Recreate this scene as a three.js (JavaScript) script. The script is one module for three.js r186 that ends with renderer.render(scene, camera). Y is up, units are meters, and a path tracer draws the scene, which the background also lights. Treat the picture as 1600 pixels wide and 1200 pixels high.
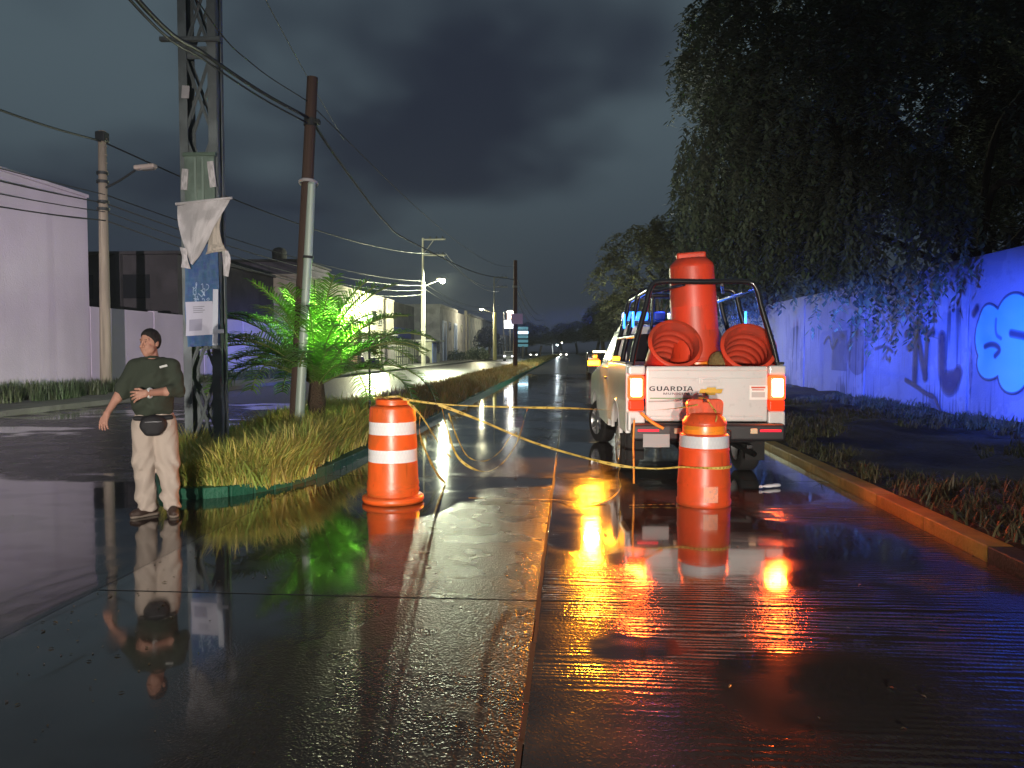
import * as THREE from 'three';
import { RoundedBoxGeometry } from 'three/addons/geometries/RoundedBoxGeometry.js';
import { ConvexGeometry } from 'three/addons/geometries/ConvexGeometry.js';
import { mergeGeometries, mergeVertices, toCreasedNormals } from 'three/addons/utils/BufferGeometryUtils.js';

// ------------------------------------------------------------------ camera, sky, light, exposure
const scene = new THREE.Scene();
const camera = new THREE.PerspectiveCamera(53.13, 4 / 3, 0.1, 1500);
camera.position.set(0, 1.55, 0);
camera.rotation.set(-0.0433, 0.0748, 0, 'YXZ');
const renderer = new THREE.WebGLRenderer();
renderer.toneMapping = THREE.LinearToneMapping;
renderer.toneMappingExposure = 1;
renderer.shadowMap.enabled = true;

function hash(x, y, s) { let h = Math.imul(x | 0, 374761393) ^ Math.imul(y | 0, 668265263) ^ Math.imul(s | 0, 1274126177); h = Math.imul(h ^ (h >>> 13), 1274126177); return ((h ^ (h >>> 16)) >>> 0) / 4294967296; }
function vnoise(x, y, s = 0) {
  const ix = Math.floor(x), iy = Math.floor(y), fx = x - ix, fy = y - iy, u = fx * fx * (3 - 2 * fx), v = fy * fy * (3 - 2 * fy);
  const a = hash(ix, iy, s), b = hash(ix + 1, iy, s), c = hash(ix, iy + 1, s), d = hash(ix + 1, iy + 1, s);
  return a + (b - a) * u + (c - a) * v + (a - b - c + d) * u * v;
}
function fbm(x, y, o = 4, s = 0) { let t = 0, a = 0.5, n = 0; for (let i = 0; i < o; i++) { t += a * vnoise(x, y, s + i * 17); n += a; a *= 0.5; x = x * 2.03 + 5.1; y = y * 2.03 + 1.7; } return t / n; }
function rng(seed) { let a = seed; return () => { a = (a + 0x6d2b79f5) | 0; let t = Math.imul(a ^ (a >>> 15), 1 | a); t = (t + Math.imul(t ^ (t >>> 7), 61 | t)) ^ t; return ((t ^ (t >>> 14)) >>> 0) / 4294967296; }; }
const sstep = (a, b, x) => { const t = Math.min(1, Math.max(0, (x - a) / (b - a))); return t * t * (3 - 2 * t); };
const lerp = (a, b, t) => a + (b - a) * t;

{ // night sky: low cloud lit by the town
  const W = 1024, H = 512, d = new Float32Array(W * H * 4);
  for (let j = 0; j < H; j++) for (let i = 0; i < W; i++) {
    const el = ((j + 0.5) / H - 0.5) * Math.PI, az = ((i + 0.5) / W - 0.5) * 2 * Math.PI;
    const y = Math.sin(el), x = Math.cos(el) * Math.cos(az), z = Math.cos(el) * Math.sin(az), o = (j * W + i) * 4;
    const k = 1 / (Math.max(y, 0) + 0.16), px = x * k * 1.15, pz = z * k * 1.15;
    const n = fbm(px * 0.9 + 3.3, pz * 0.75 + 9.1, 5, 3), m = fbm(px * 2.1 + 1, pz * 1.4 + 4, 4, 9);
    let c = sstep(0.29, 0.54, n * 0.8 + m * 0.2);
    c *= sstep(-0.02, 0.34, y);
    const lo = [0.019, 0.025, 0.04], hi = [0.071, 0.1, 0.119], g = y < 0 ? 0.35 : 1;
    const hz = Math.exp(-Math.abs(y) * 26) * 0.010;
    d[o] = (lerp(lo[0], hi[0], c) + hz) * g; d[o + 1] = (lerp(lo[1], hi[1], c) + hz * 0.95) * g; d[o + 2] = (lerp(lo[2], hi[2], c) + hz * 1.2) * g; d[o + 3] = 1;
  }
  const t = new THREE.DataTexture(d, W, H, THREE.RGBAFormat, THREE.FloatType);
  t.mapping = THREE.EquirectangularReflectionMapping; t.magFilter = THREE.LinearFilter; t.minFilter = THREE.LinearFilter; t.needsUpdate = true;
  scene.background = t; scene.environment = t;
}
{ // faint glow of the overcast night sky
  const s = new THREE.DirectionalLight(new THREE.Color(0.75, 0.85, 1), 0.03);
  s.position.set(-20, 60, 20); s.target.position.set(0, 0, -20); s.castShadow = true; s.shadow.radius = 60;
  Object.assign(s.shadow.camera, { left: -80, right: 80, top: 80, bottom: -80, near: 1, far: 200 });
  scene.add(s, s.target);
}
function spot(name, pos, to, color, I, deg, pen, radius = 2) {
  const l = new THREE.SpotLight(new THREE.Color(...color), I, 0, deg * Math.PI / 180, pen, 2);
  l.name = name; l.position.set(...pos); l.target.position.set(...to); l.castShadow = true; l.shadow.radius = radius; scene.add(l, l.target); return l;
}
function point(name, pos, color, I, radius = 2) {
  const l = new THREE.PointLight(new THREE.Color(...color), I, 0, 2); l.name = name; l.position.set(...pos); l.castShadow = true; l.shadow.radius = radius; scene.add(l); return l;
}
// headlights of the vehicle that the picture is taken from, standing behind the camera
const WARM = [1, 0.9, 0.78];
spot('headlight_beam', [-0.65, 1.0, 8], [-2.1, 1.6, -20], WARM, 600, 21, 0.9, 4);
spot('headlight_beam_001', [0.75, 1.0, 8], [0.0, 0.9, -20], WARM, 430, 21, 0.9, 4);
spot('headlight_beam_002', [-0.65, 1.05, 8], [-17.8, 2.6, -27], [1, 0.88, 0.92], 3900, 13.5, 0.9, 4);

// ------------------------------------------------------------------ helpers
const V = (x, y, z) => new THREE.Vector3(x, y, z);
const used = new Map();
function numbered(n) { const k = used.get(n) || 0; used.set(n, k + 1); return k ? `${n}_${String(k).padStart(3, '0')}` : n; }
function shade(o) { o.castShadow = true; o.receiveShadow = true; return o; }
function thing(name, label, category, [x, y, z] = [0, 0, 0], turn = 0, group) {
  const o = new THREE.Group(); o.name = numbered(name); o.position.set(x, y, z); o.rotation.y = turn;
  o.userData = { label, category }; if (group) o.userData.group = group; scene.add(o); return o;
}
function part(name, geo, mat, parent, label) {
  const m = shade(new THREE.Mesh(Array.isArray(geo) ? merge(geo) : geo, mat)); m.name = name; if (label) m.userData.label = label; parent.add(m); return m;
}
function solo(name, geo, mat, label, category, group) {
  const m = shade(new THREE.Mesh(Array.isArray(geo) ? merge(geo) : geo, mat)); m.name = numbered(name); m.userData = { label, category }; if (group) m.userData.group = group; scene.add(m); return m;
}
function struct(name, geo, mat, kind = 'structure', label) {
  const m = shade(new THREE.Mesh(Array.isArray(geo) ? merge(geo) : geo, mat)); m.name = numbered(name); m.userData = { kind }; if (label) m.userData.label = label; scene.add(m); return m;
}
function structGroup(name) { const o = new THREE.Group(); o.name = numbered(name); o.userData = { kind: 'structure' }; scene.add(o); return o; }
function copyOf(root, [x, y, z], turn, label, group) {
  const c = root.clone(); c.name = numbered(root.name.replace(/_\d{3}$/, '')); c.userData = { ...root.userData }; c.position.set(x, y, z); c.rotation.y = turn;
  if (label) c.userData.label = label; if (group) c.userData.group = group; scene.add(c); return c;
}
function merge(list) {
  return mergeGeometries(list.map((g) => {
    let q = g.index ? g.toNonIndexed() : g.clone();
    if (!q.attributes.normal) q.computeVertexNormals();
    if (!q.attributes.uv) q.setAttribute('uv', new THREE.BufferAttribute(new Float32Array(q.attributes.position.count * 2), 2));
    for (const k of Object.keys(q.attributes)) if (!['position', 'normal', 'uv'].includes(k)) q.deleteAttribute(k);
    return q;
  }), false);
}
function box(w, h, d, x = 0, y = 0, z = 0, rx = 0, ry = 0, rz = 0) { const g = new THREE.BoxGeometry(w, h, d); if (rx || ry || rz) g.applyMatrix4(new THREE.Matrix4().makeRotationFromEuler(new THREE.Euler(rx, ry, rz))); return g.translate(x, y, z); }
function rbox(w, h, d, r, x = 0, y = 0, z = 0, rx = 0, ry = 0, rz = 0, seg = 2) { const g = new RoundedBoxGeometry(w, h, d, seg, r); if (rx || ry || rz) g.applyMatrix4(new THREE.Matrix4().makeRotationFromEuler(new THREE.Euler(rx, ry, rz))); return g.translate(x, y, z); }
function bar(a, b, r1, r2 = r1, seg = 8) {
  const A = V(...a), B = V(...b), d = B.clone().sub(A), g = new THREE.CylinderGeometry(r2, r1, d.length(), seg);
  g.applyQuaternion(new THREE.Quaternion().setFromUnitVectors(V(0, 1, 0), d.normalize())); return g.translate((A.x + B.x) / 2, (A.y + B.y) / 2, (A.z + B.z) / 2);
}
function flat(a, b, w, t, up = [0, 0, 1]) { // rectangular bar from a to b, width w along up x dir, thickness t along up
  const A = V(...a), B = V(...b), y = B.clone().sub(A), L = y.length(); y.normalize(); const z = V(...up); z.addScaledVector(y, -z.dot(y)).normalize(); const x = y.clone().cross(z);
  return new THREE.BoxGeometry(w, L, t).applyMatrix4(new THREE.Matrix4().makeBasis(x, y, z)).translate((A.x + B.x) / 2, (A.y + B.y) / 2, (A.z + B.z) / 2);
}
function tube(pts, r, seg = 24, rad = 7, closed = false, type = 'catmullrom') { return new THREE.TubeGeometry(new THREE.CatmullRomCurve3(pts.map((p) => V(...p)), closed, type, 0.5), seg, r, rad, closed); }
function lathe(pts, seg = 40) { return new THREE.LatheGeometry(pts.map(([x, y]) => new THREE.Vector2(x, y)), seg); }
function extrude(shape, depth, bevel = 0, steps = 1) { return new THREE.ExtrudeGeometry(shape, { depth, steps, bevelEnabled: bevel > 0, bevelSize: bevel, bevelThickness: bevel, bevelSegments: 2, curveSegments: 16 }); }
function poly(pts) { const s = new THREE.Shape(); pts.forEach(([x, y], i) => (i ? s.lineTo(x, y) : s.moveTo(x, y))); s.closePath(); return s; }
function uvWorld(g, s = 1) { // box-projected uv in metres
  if (g.index) g = g.toNonIndexed(); const p = g.attributes.position, n = g.attributes.normal, uv = new Float32Array(p.count * 2);
  for (let i = 0; i < p.count; i++) {
    const ax = Math.abs(n.getX(i)), ay = Math.abs(n.getY(i)), az = Math.abs(n.getZ(i));
    const [u, v] = ay > ax && ay > az ? [p.getX(i), p.getZ(i)] : ax > az ? [p.getZ(i), p.getY(i)] : [p.getX(i), p.getY(i)];
    uv[i * 2] = u / s; uv[i * 2 + 1] = v / s;
  }
  g.setAttribute('uv', new THREE.BufferAttribute(uv, 2)); return g;
}
function tex(w, h, fn, srgb = false, repeat = true) {
  const d = new Uint8Array(w * h * 4);
  for (let j = 0; j < h; j++) for (let i = 0; i < w; i++) { const c = fn((i + 0.5) / w, (j + 0.5) / h, i, j), o = (j * w + i) * 4; if (typeof c === 'number') { d[o] = d[o + 1] = d[o + 2] = Math.max(0, Math.min(255, c * 255)); } else for (let k = 0; k < 3; k++) d[o + k] = Math.max(0, Math.min(255, c[k] * 255)); d[o + 3] = 255; }
  const t = new THREE.DataTexture(d, w, h, THREE.RGBAFormat); t.magFilter = THREE.LinearFilter; t.minFilter = THREE.LinearMipmapLinearFilter; t.wrapS = t.wrapT = repeat ? THREE.RepeatWrapping : THREE.ClampToEdgeWrapping;
  if (srgb) t.colorSpace = THREE.SRGBColorSpace; t.needsUpdate = true; return t;
}
function canvasTex(w, h, draw, repeat = false) { const c = document.createElement('canvas'); c.width = w; c.height = h; draw(c.getContext('2d'), w, h); const t = new THREE.CanvasTexture(c); t.colorSpace = THREE.SRGBColorSpace; if (repeat) t.wrapS = t.wrapT = THREE.RepeatWrapping; return t; }
const M = (o) => new THREE.MeshStandardMaterial({ roughness: 0.7, ...o, color: new THREE.Color(...(o.color || [1, 1, 1])), ...(o.emissive ? { emissive: new THREE.Color(...o.emissive) } : {}) });
const P = (o) => new THREE.MeshPhysicalMaterial({ roughness: 0.7, ...o, color: new THREE.Color(...(o.color || [1, 1, 1])), ...(o.emissive ? { emissive: new THREE.Color(...o.emissive) } : {}) });

// tiling noise (period 1 in uv) for stains and relief
function tnoise(u, v, f, s) { const x = u * f, y = v * f, ix = Math.floor(x), iy = Math.floor(y), fx = x - ix, fy = y - iy, a = fx * fx * (3 - 2 * fx), b = fy * fy * (3 - 2 * fy), w = (q) => ((q % f) + f) % f; const h = (i, j) => hash(w(i), w(j), s); return lerp(lerp(h(ix, iy), h(ix + 1, iy), a), lerp(h(ix, iy + 1), h(ix + 1, iy + 1), a), b); }
function tfbm(u, v, f, o, s) { let t = 0, a = 0.5, n = 0; for (let i = 0; i < o; i++) { t += a * tnoise(u, v, f, s + i * 13); n += a; a *= 0.5; f *= 2; } return t / n; }
const T = {
  stain: tex(512, 512, (u, v) => { const a = tfbm(u, v, 4, 6, 21), st = tfbm(u * 1, v * 0.25, 16, 4, 5); const k = 0.72 + 0.28 * sstep(0.3, 0.62, a) - 0.12 * sstep(0.55, 0.75, st); return [k, k * 0.99, k * 0.97]; }),
  soft: tex(512, 512, (u, v) => { const k = 0.84 + 0.16 * sstep(0.25, 0.7, tfbm(u, v, 3, 5, 121)) - 0.05 * tnoise(u, v * 0.3, 24, 6); return [k, k * 0.99, k * 0.98]; }),
  wall: tex(1024, 512, (u, v) => { const a = tfbm(u, v, 5, 6, 221), d = tnoise(u, v * 0.06, 90, 15) * tfbm(u, v, 3, 3, 8), p = sstep(0.56, 0.6, tfbm(u, v, 7, 5, 431)); const k = 0.6 + 0.5 * a - 0.5 * sstep(0.35, 0.6, d) + 0.25 * p; return [k * (1 + 0.25 * p), k, k * (1 - 0.12 * p)]; }),
  rough: tex(512, 512, (u, v) => tfbm(u, v, 24, 5, 41)),
  earth: tex(512, 512, (u, v) => { const a = tfbm(u, v, 8, 6, 77); return [0.45 + 0.55 * a, 0.42 + 0.5 * a, 0.4 + 0.45 * a]; }),
  wood: tex(128, 512, (u, v) => { const a = tnoise(u, v * 0.1, 32, 3), b = tfbm(u, v, 6, 4, 8); const k = 0.55 + 0.3 * a + 0.3 * b; return [k, k * 0.97, k * 0.93]; }),
};
function rep(t, x, y = x) { const c = t.clone(); c.repeat.set(x, y); c.needsUpdate = true; return c; }
const stucco = (color, s = 0.25) => M({ color, roughness: 0.92, map: rep(T.stain, s), bumpMap: rep(T.rough, 1.3), bumpScale: 0.01 });
// ------------------------------------------------------------------ ground, roads, kerbs
struct('ground', uvWorld(box(900, 0.1, 900, 0, -0.16, -250)), M({ color: [0.05, 0.045, 0.035], roughness: 0.95, map: rep(T.earth, 0.3), bumpMap: rep(T.rough, 0.5), bumpScale: 0.03 }));

const Z0 = -0.11, SL = 4.6, NZ = -9.31;                     // slab joints
// masks of standing water
const blob = (x, z, cx, cz, rx, rz, n) => 1 - sstep(0.75, 1.15, Math.hypot((x - cx) / rx, (z - cz) / rz) + (n - 0.5) * 1.3);
function wetB(x, z) { // right lane
  const n = fbm(x * 1.6, z * 1.1, 4, 60), n2 = fbm(x * 5 + 9, z * 1.6, 3, 64);
  let w = Math.max(blob(x, z, 1.25, -6.3, 1.3, 1.75, n), blob(x, z, 2.4, -8.8, 1.3, 1.2, n), 0.9 * blob(x, z, 1.1, -3.6, 0.5, 0.45, n), blob(x, z, 0.35, -4.0, 0.22, 0.16, n2));
  return w * (0.8 + 0.2 * n2);
}
function wetA(x, z) { // left lane of the near carriageway
  const n = fbm(x * 1.5 + 4, z * 1.2, 4, 70);
  const edge = -1.25 + (n - 0.5) * 1.1 + 0.1 * Math.sin(z * 1.3) - 0.35 * sstep(-4.9, -4.5, z);
  return Math.max(1 - sstep(edge - 0.18, edge + 0.18, x), 0.9 * blob(x, z, -1.2, -9.0, 0.9, 0.8, n));
}
function lane(x0, x1, z0, z1, w, h, wet, kind) { // bump, coat and roughness over a piece of road, v runs from z0 (v=0) to z1
  const X = (u) => lerp(x0, x1, u), Zz = (v) => lerp(z0, z1, v), m = new Float32Array(w * h);
  for (let j = 0; j < h; j++) for (let i = 0; i < w; i++) m[j * w + i] = wet(X((i + 0.5) / w), Zz((j + 0.5) / h));
  const bump = tex(w, h, (u, v, i, j) => {
    const x = X(u), z = Zz(v), q = m[j * w + i], dry = 1 - 0.985 * q;
    const grain = vnoise(x * 150, z * 130, 5) * 0.75 + vnoise(x * 60, z * 80, 6) * 0.4 + fbm(x * 12, z * 20, 2, 7) * 0.12;
    if (kind === 'groove') {
      const ph = z * 122 + (fbm(x * 0.35, z * 3.4, 3, 11) - 0.5) * 22 + (vnoise(x * 5, z * 26, 12) - 0.5) * 2.2, g = 0.5 + 0.5 * Math.sin(ph), am = (0.12 + 1.0 * sstep(0.34, 0.7, fbm(x * 1.4, z * 1.9, 4, 15))) * (0.15 + 0.85 * vnoise(x * 9, z * 24, 16)) * lerp(1, 0.35, sstep(-4.4, -3.3, z));
      return 0.5 + (g - 0.5) * 0.62 * am * dry + (grain - 0.6) * 0.14 * dry;
    }
    return 0.5 + (grain - 0.62) * 0.55 * dry;
  }, false, false);
  const coat = tex(w / 2, h / 2, (u, v, i, j) => { const q = m[(j * 2) * w + i * 2]; const n = fbm(X(u) * 2.2, Zz(v) * 3, 3, 141); return [q * (0.82 + 0.18 * sstep(0.3, 0.5, n)), 0.03 + 0.05 * (1 - q) + 0.1 * sstep(0.5, 0.75, n), 0]; }, false, false);
  const rough = tex(w / 2, h / 2, (u, v, i, j) => { const q = m[(j * 2) * w + i * 2], n = fbm(X(u) * 4, Zz(v) * 4, 3, 30); return lerp(kind === 'groove' ? 0.17 : 0.28, 0.08, q) + (n - 0.5) * 0.12 * (1 - q); }, false, false);
  const col = tex(w / 2, h / 2, (u, v) => { const x = X(u), z = Zz(v), n = fbm(x * 2.2, z * 2.2, 5, 33), f = vnoise(x * 60, z * 60, 35); const k = 0.5 + 0.55 * n + 0.18 * (f - 0.5); return [k, k * 0.98, k * 0.95]; }, false, false);
  return { bump, coat, rough, col };
}
function wetMat(color, t, bumpScale, extra = {}) {
  return P({ color, map: t.col, bumpMap: t.bump, bumpScale, roughness: 1, roughnessMap: t.rough, clearcoat: 1, clearcoatMap: t.coat, clearcoatRoughness: 1, clearcoatRoughnessMap: t.coat, ior: 1.5, ...extra });
}
const AX0 = -3.05, AX1 = -0.195, BX0 = -0.175, BX1 = 3.06;
const matA = wetMat([0.036, 0.035, 0.034], lane(AX0, AX1, Z0, NZ, 1024, 2048, wetA, 'grain'), 0.0065, { specularIntensity: 0.45 });
const matB = wetMat([0.055, 0.052, 0.05], lane(BX0, BX1, Z0, NZ, 1024, 2048, wetB, 'groove'), 0.0075, { specularIntensity: 0.8 });
const FZ = -50;
const farWet = (x, z) => { const n = fbm(x * 1.1, z * 0.5, 4, 90); return Math.max(1 - sstep(-1.6, -0.4, x + (n - 0.5) * 2), 0.8 * sstep(0.5, 0.6, n)); };
const matAf = wetMat([0.06, 0.058, 0.055], lane(AX0, AX1, NZ, FZ, 256, 2048, farWet, 'grain'), 0.012);
const matBf = wetMat([0.055, 0.052, 0.05], lane(BX0, BX1, NZ, FZ, 256, 2048, (x, z) => Math.max(farWet(x, z), z > -12 ? sstep(0.2, 1.6, x) * 0.9 : 0), 'groove'), 0.01);
const matFar = P({ color: [0.055, 0.052, 0.05], roughness: 0.28, bumpMap: rep(T.rough, 0.8), bumpScale: 0.01, map: rep(T.earth, 0.4) });
function slabGeo(x0, x1, z0, z1, ux0, ux1, vz0, vz1) {
  const g = rbox(x1 - x0, 0.2, Math.abs(z1 - z0), 0.004, (x0 + x1) / 2, -0.1, (z0 + z1) / 2, 0, 0, 0, 1), p = g.attributes.position, uv = g.attributes.uv;
  for (let i = 0; i < p.count; i++) uv.setXY(i, (p.getX(i) - ux0) / (ux1 - ux0), (p.getZ(i) - vz0) / (vz1 - vz0));
  return g;
}
{
  const road = structGroup('road');
  for (const [x0, x1, near, far] of [[AX0, AX1, matA, matAf], [BX0, BX1, matB, matBf]]) {
    part('slab', slabGeo(x0, x1, 9.09, Z0 + 0.012, x0, x1, Z0, NZ), matFar, road);
    for (let k = 0; k < 11; k++) {
      const a = Z0 - k * SL, b = a - SL + 0.014;
      part('slab', slabGeo(x0, x1, a, b, x0, x1, k < 2 ? Z0 : NZ, k < 2 ? NZ : FZ), k < 2 ? near : far, road);
    }
    part('slab', slabGeo(x0, x1, Z0 - 11 * SL, -420, x0, x1, 0, 1), matFar, road);
  }
  // dirt and grit packed into the joint between the two lanes
  const g = [], r = rng(5);
  for (let z = 0; z > -40; z -= 0.35) g.push(box(0.016 + r() * 0.012, 0.02, 0.36, -0.185 + (r() - 0.5) * 0.012, -0.012 + r() * 0.006, z));
  part('joint_filler', g, M({ color: [0.05, 0.024, 0.012], roughness: 0.8 }), road);
}
{ // asphalt of the far carriageway and of the gap in the median
  const x0 = -13.3, x1 = -3.051, z0 = 2, z1 = -22;
  const wet = (x, z) => {
    const n = fbm(x * 0.9, z * 0.9, 5, 95), far = -8.75 - 0.35 * sstep(-6, -4.2, x) + (n - 0.5) * 1.5;
    return Math.max(sstep(far - 0.15, far + 0.1, z) * (0.93 + 0.07 * n), 0.85 * sstep(0.60, 0.66, fbm(x * 0.5 + 3, z * 0.9, 4, 97)));
  };
  const t = lane(x0, x1, z0, z1, 1024, 2048, wet, 'grain');
  const g = new THREE.PlaneGeometry(x1 - x0, z0 - z1, 170, 400).rotateX(-Math.PI / 2).translate((x0 + x1) / 2, 0, (z0 + z1) / 2), p = g.attributes.position, uv = g.attributes.uv;
  for (let i = 0; i < p.count; i++) { const x = p.getX(i), z = p.getZ(i); p.setY(i, x > -3.2 ? 0 : -0.0012 + 0.0011 * fbm(x * 1.7, z * 2.6, 3, 131) + 0.0003 * fbm(x * 6, z * 8, 2, 133)); } g.computeVertexNormals();
  for (let i = 0; i < p.count; i++) uv.setXY(i, (p.getX(i) - x0) / (x1 - x0), (p.getZ(i) - z0) / (z1 - z0));
  struct('asphalt_road', g, wetMat([0.026, 0.025, 0.028], t, 0.012, { specularIntensity: 0.1, clearcoat: 0.82 }));
  const m2 = P({ color: [0.05, 0.048, 0.048], roughness: 0.3, bumpMap: rep(T.rough, 0.7), bumpScale: 0.02, map: rep(T.earth, 0.35) });
  struct('asphalt_road', uvWorld(box(x1 - x0, 0.1, 400, (x0 + x1) / 2, -0.052, -222)), m2);
  struct('asphalt_road', uvWorld(box(60, 0.1, 20, -33, -0.055, 2)), m2);
}
const earthMat = M({ color: [0.085, 0.07, 0.05], roughness: 0.95, map: rep(T.earth, 0.5), bumpMap: rep(T.rough, 0.9), bumpScale: 0.03 });
const MED = [[-3.06, -420], [-3.06, -150], [-3.06, -60], [-3.06, -30], [-3.06, -15], [-3.07, -10.2], [-3.12, -9.2], [-3.3, -8.45], [-3.62, -7.95], [-3.95, -7.75], [-4.22, -7.82], [-4.5, -8.2], [-4.9, -8.9], [-5.3, -9.75], [-5.5, -11], [-5.5, -60], [-5.5, -420]];
struct('median_ground', uvWorld(extrude(poly(MED.map(([x, z]) => [x - 0 < -4.3 ? x + 0.07 : x - 0.07, -z])), 0.1).rotateX(-Math.PI / 2).translate(0, -0.005, 0)), earthMat);
function kerb(name, pts, mat, step, w = 0.16, h = 0.15) { // separate kerb stones along a line; the line is the face on the road side
  const grp = structGroup(name), c = [];
  for (let i = 0; i + 1 < pts.length; i++) { const L = Math.hypot(pts[i + 1][0] - pts[i][0], pts[i + 1][1] - pts[i][1]); const n = Math.max(1, Math.round(L / step)); for (let k = 0; k < n; k++) c.push([lerp(pts[i][0], pts[i + 1][0], k / n), lerp(pts[i][1], pts[i + 1][1], k / n)]); }
  c.push(pts[pts.length - 1]);
  const r = rng(name.length * 7);
  for (let i = 0; i + 1 < c.length; i++) {
    const [ax, az] = c[i], [bx, bz] = c[i + 1], L = Math.hypot(bx - ax, bz - az);
    const g = uvWorld(rbox(w, h + 0.06, L + 0.001, 0.014)); g.rotateY(Math.atan2(bx - ax, bz - az));
    part('kerb_stone', g.translate((ax + bx) / 2, h / 2 - 0.03 + (r() - 0.5) * 0.003, (az + bz) / 2), Array.isArray(mat) ? mat[Math.floor(r() * mat.length)] : mat, grp);
  }
}
const kg = (c) => P({ color: c, roughness: 0.6, map: rep(T.stain, 0.9), bumpMap: rep(T.rough, 2), bumpScale: 0.008, clearcoat: 0.08, clearcoatRoughness: 0.3 });
const GREEN = [kg([0.012, 0.15, 0.08]), kg([0.014, 0.165, 0.09]), kg([0.011, 0.14, 0.078])], ORANGE = [kg([0.56, 0.33, 0.06]), kg([0.5, 0.27, 0.045]), kg([0.6, 0.37, 0.08])];
const inset = MED.map(([x, z]) => [x, z]);
{ const nose = new THREE.CatmullRomCurve3(inset.slice(4, 15).map(([x, z]) => V(x, 0, z)), false, 'centripetal').getSpacedPoints(44).map((p) => [p.x, p.z]); kerb('median_kerb', [[-3.06, -60], [-3.06, -30], ...nose, [-5.5, -45]], GREEN, 1.05, 0.16, 0.115); };
struct('median_kerb', [box(0.16, 0.2, 340, -3.09, 0.01, -230), box(0.16, 0.2, 360, -5.5, 0.01, -225)], GREEN[0]);
kerb('verge_kerb', [[3.2, -5.9], [3.22, -60]], ORANGE, 1.05, 0.2, 0.1); kerb('worn_kerb', [[3.2, 2], [3.2, -5.9]], kg([0.07, 0.05, 0.035]), 1.05, 0.2, 0.1);
struct('verge_kerb', box(0.2, 0.2, 340, 3.22, 0.0, -230), ORANGE[0]);
{ // uneven verge between the kerb and the painted wall
  const g = new THREE.PlaneGeometry(5.7, 140, 40, 500).rotateX(-Math.PI / 2), p = g.attributes.position;
  for (let i = 0; i < p.count; i++) { const x = p.getX(i) + 6.1, z = p.getZ(i) - 60, e = sstep(3.25, 4.2, x); p.setXYZ(i, x, 0.06 + e * (0.22 * fbm(x * 0.8, z * 0.8, 4, 51) - 0.02), z); }
  g.computeVertexNormals(); struct('verge_ground', uvWorld(g), earthMat);
  struct('verge_ground', uvWorld(box(40, 0.1, 300, 23, 0.05, -280)), earthMat);
}
{ // far pavement
  const conc = M({ color: [0.15, 0.145, 0.135], roughness: 0.85, map: rep(T.stain, 0.4), bumpMap: rep(T.rough, 1), bumpScale: 0.012 });
  struct('pavement', uvWorld(box(4.4, 0.3, 380, -15.65, -0.02, -206)), conc);
  struct('pavement_kerb', uvWorld(box(0.16, 0.32, 380, -13.36, -0.02, -206)), conc);
}
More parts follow.
